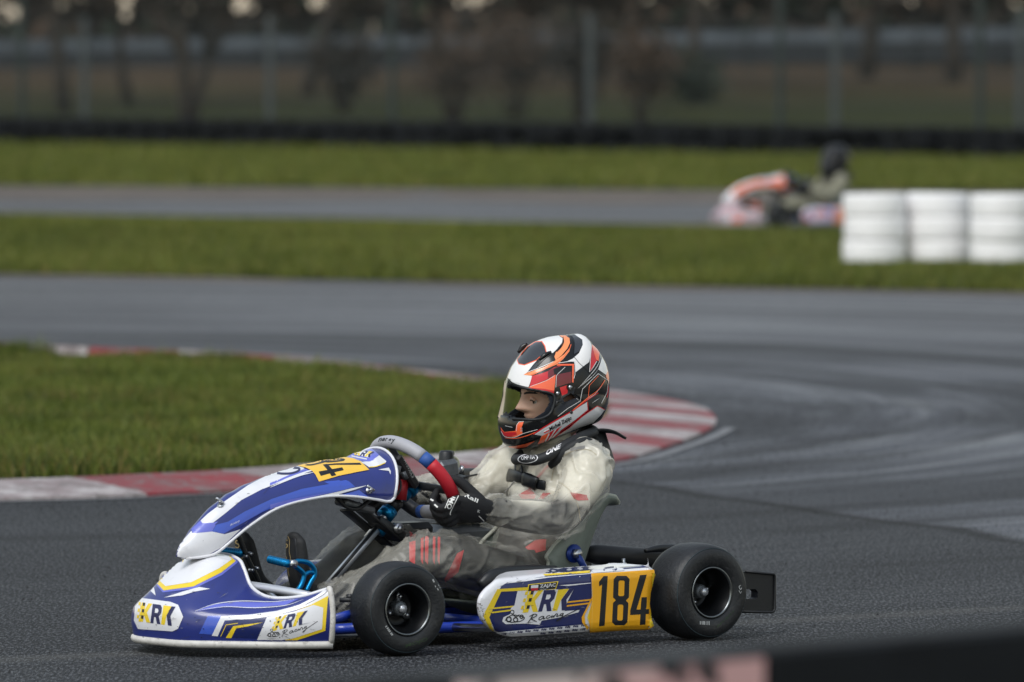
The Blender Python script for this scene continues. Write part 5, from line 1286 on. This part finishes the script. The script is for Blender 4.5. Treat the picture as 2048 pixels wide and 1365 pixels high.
# ---- gloves: palm, four fingers closed round the rim, thumb along it
def glove(J, ang, s):
    G = rim(math.radians(ang)); t = rim(math.radians(ang-4))-rim(math.radians(ang+4)); t = t*(1 if s > 0 else -1); t /= np.linalg.norm(t); t = t if t[2] > 0 else -t
    o_ = G-SC; o_ -= t*(o_ @ t); o_ -= NRM*(o_ @ NRM); o_ /= np.linalg.norm(o_); W_ = A(J['wr']); E_ = A(J['el']); parts = []
    mcp = []
    for i, sft in enumerate((-.033, -.0115, .0115, .033)):
        ln = (.9, 1.0, 1.03, .97)[i]; b0 = G+t*sft
        a = b0+o_*.036-NRM*.024; p1 = b0+o_*.022-NRM*.070*ln; p2 = b0-o_*.018-NRM*.064*ln; p3 = b0-o_*.034*ln-NRM*.026
        mcp.append(a); parts.append(capsule([a+(W_-a)*.18, a, p1, p2, p3], [.0125, .0135, .0125, .0112, .0095], 12, 4))
    M_ = sum(mcp)/4; ax = M_-W_; ax /= np.linalg.norm(ax)
    parts.append(capsule([W_+ax*.005, W_*.6+M_*.4, M_*.8+W_*.2, M_], [(.030, .024), (.040, .025), (.045, .023), (.042, .018)], 18, 5, ref=tuple(t)))
    b0 = W_*.55+M_*.45+t*.030+NRM*.012; parts.append(capsule([b0, G+t*.040+o_*.012+NRM*.030, G+t*.052-o_*.012+NRM*.020, G+t*.058-o_*.028+NRM*.004], [.017, .0145, .0125, .0100], 12, 4))
    d = (E_-W_)/np.linalg.norm(E_-W_); parts.append(capsule([W_-d*.012, W_+d*.012, W_+d*.03], [(.036, .032), (.042, .040), (.039, .037)], 18, 4, ref=tuple(t)))
    sh = remesh(join(*parts), .0032, 3)
    return obj('glove', sh, 'glove_black', person), sh
gl_o, gl_s = glove(JL, 116, 1)
glove(JR, -100, -1)
S = Stick(bvh(gl_s), 3, .0008); zg = Z(720+7, 860+6, 6.2)
S.text('print_white', 'OMP', zg([(1075,955)])[0], (76/6.2, -178/6.2), (-52/6.2, -22/6.2), 0, bold=.03)
S.line('print_white', zg([(1010,935),(1095,745)]), 1.5); S.line('print_white', zg([(1075,1020),(1085,965),(1190,760),(1215,742),(1245,760)]), 1.6, 0, False, 4)
S.text('print_white', 'Rall', zg([(1250,790)])[0], (160/6.2, 80/6.2), (16/6.2, -44/6.2), 0, bold=.02); S.text('print_white', 'K', zg([(1410,985)])[0], (30/6.2, 10/6.2), (10/6.2, -34/6.2)); S.line('print_white', zg([(1430,1030),(1495,1095)]), 1.5)
S.line('print_white', zg([(830,825),(868,845)]), 3.2); S.line('print_white', zg([(880,890),(922,925)]), 3.2)
if S.F: S.build('glove_lettering', gl_o)
# ---- shoes
def shoe(x0, s, toe):
    h_ = A(x0)
    sh = remesh(join(capsule([h_+A((.0,0,.01)), h_+A((.025, 0, .06)), h_*.5+A(toe)*.5+A((.02,0,0)), A(toe)-A((0.006,0,.02)), A(toe)], [(.034,.032), (.036,.034), (.041,.027), (.040,.020), (.026,.015)], 20, 5, ref=(0, 1, 0)),
                    capsule([h_+A((-.0, 0, .025)), h_+A((-.05, 0, .045))], [.04, .042], 16, 4)), .004, 4)
    o = obj('shoe', sh, 'shoe_black', person)
    sole = capsule([h_+A((.030,0,.004)), h_*.5+A(toe)*.5+A((.040,0,.004)), A(toe)+A((.010,0,-.005))], [(.026,.005), (.030,.004), (.022,.003)], 16, 5, ref=(0, 1, 0)); obj('sole', sole, 'ink', o)
    return o, join(sh, sole)
shL, ssL = shoe((1.035, .10, .075), 1, K(588, 1074, .09)); shR, ssR = shoe((1.04, -.095, .075), -1, K(486, 1073, -.09))
for o_, ss, dx in ((shL, ssL, 0), (shR, ssR, -600)):
    S = Stick(bvh(ss), 4, .0008)
    f = lambda pts: zp([(x+dx, y) for x, y in pts])
    S.line('gold', f([(962,252),(925,262),(925,290),(962,310),(950,345),(915,335)]), 2.2, 0, False, 4); S.line('gold', f([(905,380),(948,392)]), 2.0); S.line('gold', f([(968,205),(988,260),(985,400),(1000,480),(970,600),(985,700)]), 1.0, 0, False, 4); S.line('gold', f([(900,455),(930,405),(960,500)]), 1.0)
    if S.F: S.build('shoe_piping', o_)

# ---- helmet
HS = FPX/22.27
out_z = [(275,1150),(225,1060),(200,965),(198,905),(208,840),(226,720),(240,600),(262,500),(300,400),(355,318),(450,205),(560,142),(700,106),(840,95),(930,88),(1000,120),(1055,190),(1120,262),(1180,370),(1208,490),(1213,600),(1200,700),(1172,790),(1120,870),(1060,928),(900,985),(700,1058),(530,1124),(400,1160)]
op_ = catmull(zh(out_z), 6, True); hcx, hcy = 1112.0, 785.0
pol = sorted([(math.atan2(-(y-hcy), -(x-hcx)), math.hypot(x-hcx, y-hcy)/HS) for x, y in op_])
ph = np.array([p[0] for p in pol]); pr_ = np.array([p[1] for p in pol]); ph = np.concatenate([ph-2*math.pi, ph, ph+2*math.pi]); pr_ = np.tile(pr_, 3)
HWD = .121; NP, NL = 132, 60
def hsurf(phi, lam, k=1.0):
    R = np.interp(phi, ph, pr_); c = max(0, math.cos(lam)); lo = max(0, min(1, (-math.sin(phi)-.05)/.5)); p = .72-.42*lo
    x = R*math.cos(phi)*c**p*1.025; z = R*math.sin(phi)*c**p
    return A((x*k, HWD*math.sin(lam)*k, z*k))
def hpatch(k, keep, nl=NL, npn=NP):
    rows = [[hsurf(2*math.pi*i/npn, -math.pi/2*.999+math.pi*.999*j/nl, k) for i in range(npn)] for j in range(nl+1)]
    V, F = grid(rows, True); V = A(V); Fa = np.array(F); c = V[Fa].mean(1); m_ = keep(c)
    return [H(v) for v in V], [tuple(f) for f in Fa[m_]]
def inp(p, poly): return bool(inpoly(np.array([p]), poly)[0])
opening = zh([(150,495),(262,505),(290,545),(380,583),(460,603),(600,628),(682,652),(704,690),(694,760),(664,832),(604,873),(520,893),(400,890),(300,884),(246,856),(150,840)])
pad_open = zh([(150,560),(262,560),(400,605),(560,640),(640,668),(652,735),(622,800),(560,850),(480,892),(380,892),(300,860),(246,820),(150,810)])
def in_open(c, poly):
    px = np.array([projK(H((x, abs(y), z))) if x > 0 else (-9e3, -9e3) for x, y, z in c]); return inpoly(px, poly)
hfull = bvh(hpatch(1.0, lambda c: np.ones(len(c), bool), 80, 176))
shell = hpatch(1.0, lambda c: ~in_open(c, opening), 80, 176)
mat('helmet_black', (14,15,17), .25, spec=.35, coat=.25); mat('helmet_white', (236,234,232), .2, coat=.4); mat('helmet_orange', (250,104,62), .22, coat=.4); mat('helmet_peach', (250,150,92), .22, coat=.4); mat('helmet_red', (206,30,40), .22, coat=.4); mat('helmet_dark_red', (110,18,30), .22, coat=.4); mat('helmet_silver', (196,196,198), .3, metal=.1, coat=.6); mat('helmet_smoke', (44,47,52), .12, coat=.8); mat('liner', (22,28,40), .9)
# outward-facing sheet, thickened inwards
sv = A(shell[0]); f0 = shell[1][len(shell[1])//2]; nn = np.cross(sv[f0[1]]-sv[f0[0]], sv[f0[2]]-sv[f0[0]])
if nn @ (sv[f0[0]]-HC) < 0: shell = (shell[0], [f[::-1] for f in shell[1]])
helm = obj('helmet', thicken(shell, .007), 'helmet_black', person, fixn=True)
obj('padding', thicken((lambda s: s)(hpatch(.945, lambda c: ~in_open(c, pad_open), 110, 230)), .004), 'liner', helm)
# rubber edging of the face opening
def edge_loop(poly_px, side):
    pts = []
    tr_ = hfull
    for px, py in poly_px:
        h_ = tr_.ray_cast(Vector(CAMK), Vector(rayK(px, py)).normalized())
        if h_[0] is not None:
            q = A(h_[0])-HC; loc = A((q@HF, q@HL, q@HU)); pts.append(H((loc[0], side*loc[1], loc[2])))
    return pts
eg = zh([(290,545),(380,583),(460,603),(600,628),(682,652),(704,690),(694,760),(664,832),(604,873),(520,893),(400,890),(310,885)])
for s in (1, -1):
    q = edge_loop(eg, s)
    if len(q) > 4: obj('opening_trim', tube(resample(catmull(q, 4), 50), .0042, 8), 'black_plastic', helm)
m, n, b = nodes_of('visor'); n.nodes.remove(b); tr = n.nodes.new('ShaderNodeBsdfTransparent'); tr.inputs[0].default_value = (.86, .87, .86, 1)
gl = n.nodes.new('ShaderNodeBsdfGlossy'); gl.inputs['Roughness'].default_value = .05; gl.inputs['Color'].default_value = (.45, .45, .45, 1); fr = n.nodes.new('ShaderNodeFresnel'); fr.inputs[0].default_value = 1.06; ms = n.nodes.new('ShaderNodeMixShader')
n.links.new(fr.outputs[0], ms.inputs[0]); n.links.new(tr.outputs[0], ms.inputs[1]); n.links.new(gl.outputs[0], ms.inputs[2]); n.links.new(ms.outputs[0], n.nodes['Material Output'].inputs['Surface'])
vis_poly = zh([(140,470),(262,480),(300,530),(460,590),(690,632),(735,660),(740,700),(715,770),(670,850),(600,890),(400,900),(240,870),(140,850)])
vis = hpatch(1.022, lambda c: in_open(c, vis_poly), 60, 132); vo = obj('visor', vis, 'visor', helm, fixn=False)
S = Stick(hfull, 3.2, .0008, .00035)
s_ = lambda m_, pts, l=0: S.poly('helmet_'+m_, zh(pts), l)
l_ = lambda m_, pts, w_, l=3, taper=False, nn_=3: S.line('helmet_'+m_, zh(pts), w_/4.706, l, taper, nn_)
s_('white', [(262,495),(300,398),(352,322),(372,368),(430,378),(490,352),(540,334),(505,372),(430,468),(492,482),(468,560),(455,592),(380,574),(300,538)])
s_('white', [(540,152),(640,118),(740,104),(778,130),(772,170),(722,232),(684,268),(622,268),(604,205),(585,165)])
s_('orange', [(348,335),(400,258),(450,205),(520,160),(585,156),(615,200),(630,268),(568,312),(535,338),(485,358),(420,384),(365,374)], 1)
s_('smoke', [(356,330),(404,266),(454,212),(522,168),(580,164),(606,204),(622,264),(560,305),(530,331),(480,351),(420,376),(368,366)], 2)
s_('black', [(535,335),(620,262),(676,258),(660,285),(600,330),(545,388),(540,365)], 3); s_('smoke', [(440,462),(470,418),(520,370),(545,350),(540,390),(500,440)], 2)
s_('peach', [(745,103),(805,104),(842,130),(846,172),(822,225),(765,292),(712,334),(700,302),(716,256),(758,215),(784,165),(778,128)], 1)
s_('peach', [(862,182),(838,255),(785,322),(728,372),(690,388),(600,428),(490,480),(412,472),(445,452),(600,402),(690,350),(790,282),(840,225)], 2)
l_('black', [(780,120),(786,168),(760,218),(720,258)], 8, 3); l_('orange', [(855,190),(835,240),(770,320),(700,372),(590,425),(480,476)], 5, 4); l_('white', [(690,348),(590,395),(450,448)], 4, 3)
s_('white', [(888,90),(940,87),(992,116),(1034,162),(1052,202),(1042,282),(1026,350),(960,400),(900,446),(886,350),(822,344),(872,320),(932,268),(966,192),(962,142),(905,104)])
s_('smoke', [(862,112),(905,104),(962,142),(966,192),(932,252),(884,278),(888,182)], 1); l_('black', [(830,98),(870,118),(888,180),(880,275)], 5, 3); l_('black', [(885,305),(940,370),(1000,420),(1060,490)], 4, 3)
s_('red', [(1048,200),(1090,236),(1112,262),(1100,332),(1062,400),(1030,440),(1036,310)], 1); s_('orange', [(1046,188),(1080,205),(1122,264),(1112,345),(1090,330),(1070,270)], 2); l_('white', [(1044,200),(1036,310),(1028,445),(1062,402),(1095,345)], 5, 3, False, 0)
s_('white', [(1144,306),(1178,368),(1200,440),(1188,476),(1110,420),(1130,362)], 1); l_('white', [(1130,290),(1120,350),(1080,420),(1020,490),(920,600)], 5, 2, True); l_('white', [(1110,420),(1060,480),(990,540),(930,590)], 4, 2, True)
s_('orange', [(1180,480),(1200,430),(1212,500),(1212,560)], 1); s_('red', [(1205,560),(1212,600),(1200,680),(1188,690),(1195,610)], 1)
s_('red', [(490,482),(560,465),(640,438),(700,400),(760,385),(700,470),(620,520),(468,582)], 1); s_('dark_red', [(640,440),(720,395),(860,388),(860,545),(800,560),(712,588),(715,470),(640,500)], 2)
s_('black', [(690,420),(760,392),(860,388),(858,440),(740,465),(700,470)], 3)
s_('orange', [(458,592),(470,582),(620,525),(712,470),(706,545),(696,622),(600,604)], 4); s_('red', [(456,592),(600,602),(696,620),(694,645),(600,625),(470,602)], 5)
s_('orange', [(730,372),(884,370),(878,545),(864,542),(866,386),(720,387)], 4); l_('white', [(740,362),(830,348),(892,344),(892,470),(882,505)], 5, 3, False, 0); l_('white', [(712,590),(718,480),(740,455),(800,400)], 4, 5, False, 0); l_('white', [(470,585),(620,528),(700,480)], 3, 5)
s_('red', [(750,590),(830,565),(822,645),(770,668)], 1); s_('smoke', [(780,640),(900,580),(880,650),(800,740),(740,720)], 0)
l_('black', [(280,512),(300,545),(380,582),(460,600),(600,625),(690,650),(720,665)], 12, 6)
l_('white', [(1108,462),(962,606),(942,718),(820,790),(730,862)], 4.5, 2, False, 0); l_('white', [(1108,460),(1204,526),(1190,640),(1140,740)], 4.5, 2, False, 0)
l_('orange', [(1112,480),(1026,572),(1016,682)], 5, 3, False, 0); l_('orange', [(1172,520),(1110,612),(1010,690),(880,798)], 8, 3); l_('red', [(1110,640),(1000,712),(880,802),(700,905),(560,990),(500,1030)], 10, 2); l_('white', [(1150,560),(1080,650),(1010,700)], 3, 4, True); l_('white', [(1120,690),(1050,740)], 3, 3, True)
s_('silver', [(1005,728),(1012,800),(900,890),(762,990),(690,1060),(620,1085),(540,1122),(580,1042),(512,1032),(600,972),(800,856),(885,802)], 1); l_('red', [(1010,725),(1016,802),(904,895),(766,995),(690,1062)], 6, 3, False, 0); l_('white', [(800,868),(600,985),(520,1030)], 3, 3)
s_('silver', [(1102,768),(1168,800),(1132,852),(1060,922),(930,968),(700,1058),(850,960),(960,868)], 1); l_('red', [(1172,800),(1102,764),(955,865),(840,965),(700,1056)], 6, 3, False, 0); l_('white', [(1165,806),(1104,774)], 3, 4)
s_('orange', [(540,1122),(580,1046),(650,1010),(625,1060),(600,1100)], 2); s_('red', [(655,1010),(700,985),(640,1085),(612,1096)], 2); s_('white', [(640,1030),(655,1022),(618,1092),(606,1096)], 3); s_('red', [(720,980),(770,950),(690,1040),(650,1082)], 2); s_('white', [(705,990),(716,984),(650,1078),(640,1084)], 3)
s_('white', [(595,1000),(645,976),(648,986),(598,1010)], 4); s_('red', [(598,1010),(648,986),(651,996),(602,1020)], 4)
S.text('helmet_black', 'Michał Zając', zh([(655,998)])[0], (206/4.706, -112/4.706), (-8/4.706, -32/4.706), 5, bold=.03)
s_('orange', [(196,962),(232,1008),(335,998),(346,945),(366,920),(414,914),(392,968),(402,1022),(330,1056),(244,1052),(212,1020)], 1); s_('red', [(200,985),(232,1012),(340,1008),(352,1030),(300,1050),(240,1050),(210,1015)], 2)
l_('white', [(204,1000),(240,1052),(330,1058),(404,1024),(540,985)], 4, 3); l_('white', [(345,1000),(352,940),(370,915),(415,910)], 4, 3, False, 0)
s_('orange', [(268,1142),(330,1140),(420,1122),(515,1092),(440,1146),(340,1164),(280,1156)], 1); l_('orange', [(240,1062),(340,1068),(450,1040),(520,1010)], 6, 2); l_('silver', [(240,950),(310,965)], 5, 2); 
S.text('helmet_silver', 'SS', zh([(402,1005)])[0], (0, -40/4.706), (-18/4.706, 0), 3)
s_('liner' if False else 'smoke', [(565,915),(600,880),(625,900),(600,925)], 2)
S.build('helmet_graphics', helm)
for x, y, r in ((845,588,36), (728,645,32)):
    h_ = hfull.ray_cast(Vector(CAMK), Vector(rayK(*zh([(x, y)])[0])).normalized()); q = A(h_[0]); d = A(h_[1]); d = d if d @ (A(CAMK)-q) > 0 else -d; r = r/4.706/HS
    o = obj('visor_pivot', join(tube([q-d*.003, q+d*.005], [r, r*.9], 28)), 'helmet_black', helm, sharp=40)
    obj('pivot_screw', tube([q+d*.004, q+d*.0065], r*.5, 20), 'steel', helm); 
h_ = hfull.ray_cast(Vector(CAMK), Vector(rayK(*zh([(858,824)])[0])).normalized()); q = A(h_[0]); d = A(h_[1]); obj('helmet_screw', tube([q-d*.002, q+d*.002], .0045, 12), 'black_plastic', helm)
h1 = [A(hfull.ray_cast(Vector(CAMK), Vector(rayK(*zh([p])[0])).normalized())[0]) for p in ((560,345),(610,300),(668,266))]
obj('vent_scoop', tube([p+A((0, .0, .004)) for p in h1], [.004, .007, .003], 10, 3), 'helmet_black', helm)
h1 = [A(hfull.ray_cast(Vector(CAMK), Vector(rayK(*zh([p])[0])).normalized())[0]) for p in ((392,275),(430,225),(478,190))]
obj('vent_scoop', tube([p+A((.004, -.01, .004)) for p in h1], [.004, .008, .003], 10, 3), 'helmet_black', helm)
# ---- neck brace, chest strap
def Kc(x, y, v): return K(980+x/5.248, 840+y/5.248, v)
left = [Kc(345,415,.055), Kc(480,425,.085), Kc(640,365,.112), Kc(800,262,.125), Kc(960,182,.12), Kc(1080,130,.10)]
rgt = [A((p[0]-.06, -p[1]*.8, p[2])) for p in left[::-1]]
back = [A((left[-1][0]-.035, .045, left[-1][2]+.004)), A((left[-1][0]-.045, 0, left[-1][2]+.004)), A((left[-1][0]-.035, -.045, left[-1][2]+.004))]
front = [A((left[0][0]-.02, 0, left[0][2]-.004))]
ring_pts = left+back+rgt+front
nb_sh = tube(ring_pts, [(.0145, .016)]*len(ring_pts), 16, 6, closed=True, ref=(0, 0, 1)); nb_o = obj('neck_brace', nb_sh, 'foam_black', person)
obj('brace_wing', thicken(grid(smooth_grid([[Kc(870,160,.12), Kc(1000,120,.12), Kc(1160,90,.11), Kc(1300,110,.10), Kc(1435,190,.09)], [Kc(880,185,.10), Kc(1010,140,.09), Kc(1170,105,.07), Kc(1310,115,.06), Kc(1430,180,.05)], [Kc(900,190,.04), Kc(1010,160,.0), Kc(1170,120,-.02), Kc(1310,130,-.03), Kc(1420,185,-.02)]], 5, 5)), .006), 'foam_black', nb_o)
obj('brace_back', thicken(grid(smooth_grid([[Kc(1090,140,.09), Kc(1170,260,.10), Kc(1215,400,.11), Kc(1265,545,.11)], [Kc(1180,120,.06), Kc(1240,250,.07), Kc(1290,400,.08), Kc(1300,460,.08)], [Kc(1210,120,.0), Kc(1250,250,.0), Kc(1300,400,.0), Kc(1300,470,.0)]], 5, 6)), .012), 'foam_black', nb_o)
arm_ = [Kc(640,480,.085), Kc(720,400,.12), Kc(860,300,.155), Kc(1000,240,.165), Kc(1100,280,.15), Kc(1190,370,.13)]
obj('brace_arm', tube(arm_, [(.012, .010), (.015, .012), (.017, .012), (.016, .012), (.014, .012), (.012, .01)], 12, 6, ref=(0, 0, 1)), 'foam_black', nb_o)
S = Stick(bvh(nb_sh), 3, .0012)
ov = lambda cx, cy, rx, ry, rt: zc([(cx+rx*math.cos(a)*math.cos(rt)-ry*math.sin(a)*math.sin(rt), cy+rx*math.cos(a)*math.sin(rt)+ry*math.sin(a)*math.cos(rt)) for a in np.linspace(0, 2*math.pi, 33)[:-1]])
S.loops('helmet_silver', [ov(398,408,106,48,-.1), ov(398,408,97,40,-.1)], 0); S.text('helmet_silver', 'OMP FIA', zc([(330,424)])[0], (140/5.248, -14/5.248), (0, -40/5.248), 0)
S.text('helmet_silver', 'ONE', zc([(590,372)])[0], (160/5.248, -80/5.248), (0, -44/5.248), 0, bold=.03, shear=.3)
if S.F: S.build('brace_logo', nb_o)
rb_ = bvh((RV, RF))
def on_suit(pts, lift=.006):
    out = []
    for x, y in pts:
        h_ = rb_.ray_cast(Vector(CAMK), Vector(rayK(980+x/5.248, 840+y/5.248)).normalized())
        if h_[0] is not None: d = A(h_[1]); q = A(h_[0]); d = d if d @ (A(CAMK)-q) > 0 else -d; out.append(q+d*lift)
    return out
for pts, w_ in (([(280,430),(282,500),(280,570)], .013), ([(200,605),(300,620),(400,640),(500,680),(590,700)], .014), ([(345,500),(350,560),(360,600)], .006)):
    q = on_suit(pts)
    if len(q) > 1: obj('chest_strap', tube(q, [(w_, .003)]*len(q), 12, 3 if len(q) > 2 else 0, ref=(0, .3, 1)), 'buckle', person)
q = on_suit([(225,590),(300,610),(370,628)], .009); obj('strap_buckle', tube(q, [(.016, .006)]*3, 12, 3, ref=(0, .3, 1)), 'buckle', person)
q = on_suit([(375,640),(440,655),(510,690)], .010); obj('strap_buckle', tube(q, [(.020, .008)]*3, 12, 3, ref=(0, .3, 1)), 'buckle', person)

# ================================================================== THE FAR KART AND ITS DRIVER (same build, other livery)
mat('orange_body', (222,98,52), .4, coat=.3); mat('pinkish_body', (168,158,164), .4, coat=.3); mat('sky_body', (128,156,206), .4, coat=.3); mat('pink_body', (206,142,160), .4, coat=.3); mat('plate_white', (226,222,234), .4); mat('suit_olive', (128,126,108), .6); mat('suit_dark', (52,54,54), .8); mat('helmet_grey', (16,17,20), .3, spec=.3, coat=.15); mat('plate_orange', (226,134,24), .4)
def clone(root, loc, rz, scale, skip, fn):
    r = root.copy(); COL.objects.link(r); r.location = tuple(map(float, loc)); r.rotation_euler = (0, 0, rz); r.scale = (scale,)*3
    def rec(src, par, top):
        for ch in [o for o in src.children]:
            nm = ch.name.split('.')[0]
            if nm in skip: continue
            c = ch.copy(); COL.objects.link(c); c.parent = par
            for sl in c.material_slots:
                q = fn(nm, src.name.split('.')[0], sl.material.name.split('.')[0])
                if q: sl.link = 'OBJECT'; sl.material = MATS[q]
            rec(ch, c, False)
    rec(root, r, True); return r
d2 = 73.3; K2 = (float((1672-1024)/FPX*d2+.137*.91*math.cos(THETA)), d2, .004)
def fk(nm, par, m_):
    if nm == 'front_fairing' or par == 'front_fairing':
        return {'navy': 'orange_body', 'royal': 'orange_body', 'violet': 'plate_white', 'plate_pale': 'plate_white'}.get(m_)
    if nm == 'nose_cone' or par == 'nose_cone': return {'navy': 'pinkish_body', 'panel_white': 'pinkish_body', 'dirty_white': 'pinkish_body', 'navy_deep': 'orange_body', 'royal': 'plate_white', 'violet': 'orange_body', 'sticker_yellow': 'pink_body'}.get(m_)
    if nm == 'side_pod' or par == 'side_pod': return {'panel_white': 'plate_white', 'navy_deep': 'sky_body', 'ink_navy': 'pink_body', 'ink': 'pink_body', 'plate_amber': 'plate_orange', 'sticker_yellow': 'orange_body'}.get(m_)
    return {'frame_blue': 'steel', 'anodised': 'orange_body', 'grip_red': 'ink', 'grip_grey': 'ink'}.get(m_)
k2 = clone(kart, K2, KROT-math.radians(12), .90, {'grip_lettering', 'sidewall_print', 'timer_lettering', 'washer', 'bolt', 'pedal_bolt', 'grip_ring', 'wing_bolt', 'hub_bolts'}, fk)
tag(k2, 'out of focus kart with orange front fairing on the far track, half behind white tyres', 'go-kart')
def fp(nm, par, m_):
    if m_ in ('helmet_black', 'liner'): return 'helmet_grey'
    return {'visor': 'ink', 'rain_suit': 'suit_olive', 'race_suit': 'suit_dark', 'skin': 'suit_dark', 'shell_grey': 'suit_dark'}.get(m_)
q2 = clone(person, K2, KROT-math.radians(12), .90, {'helmet_graphics', 'glove_lettering', 'shoe_piping', 'brace_logo', 'suit_print', 'suit_seams', 'lips', 'hair', 'eye', 'eyebrow', 'pivot_screw', 'strap_buckle', 'chest_strap', 'helmet_screw'}, fp)
tag(q2, 'blurred far driver in dark helmet and pale sleeves, seated in the orange kart', 'person')
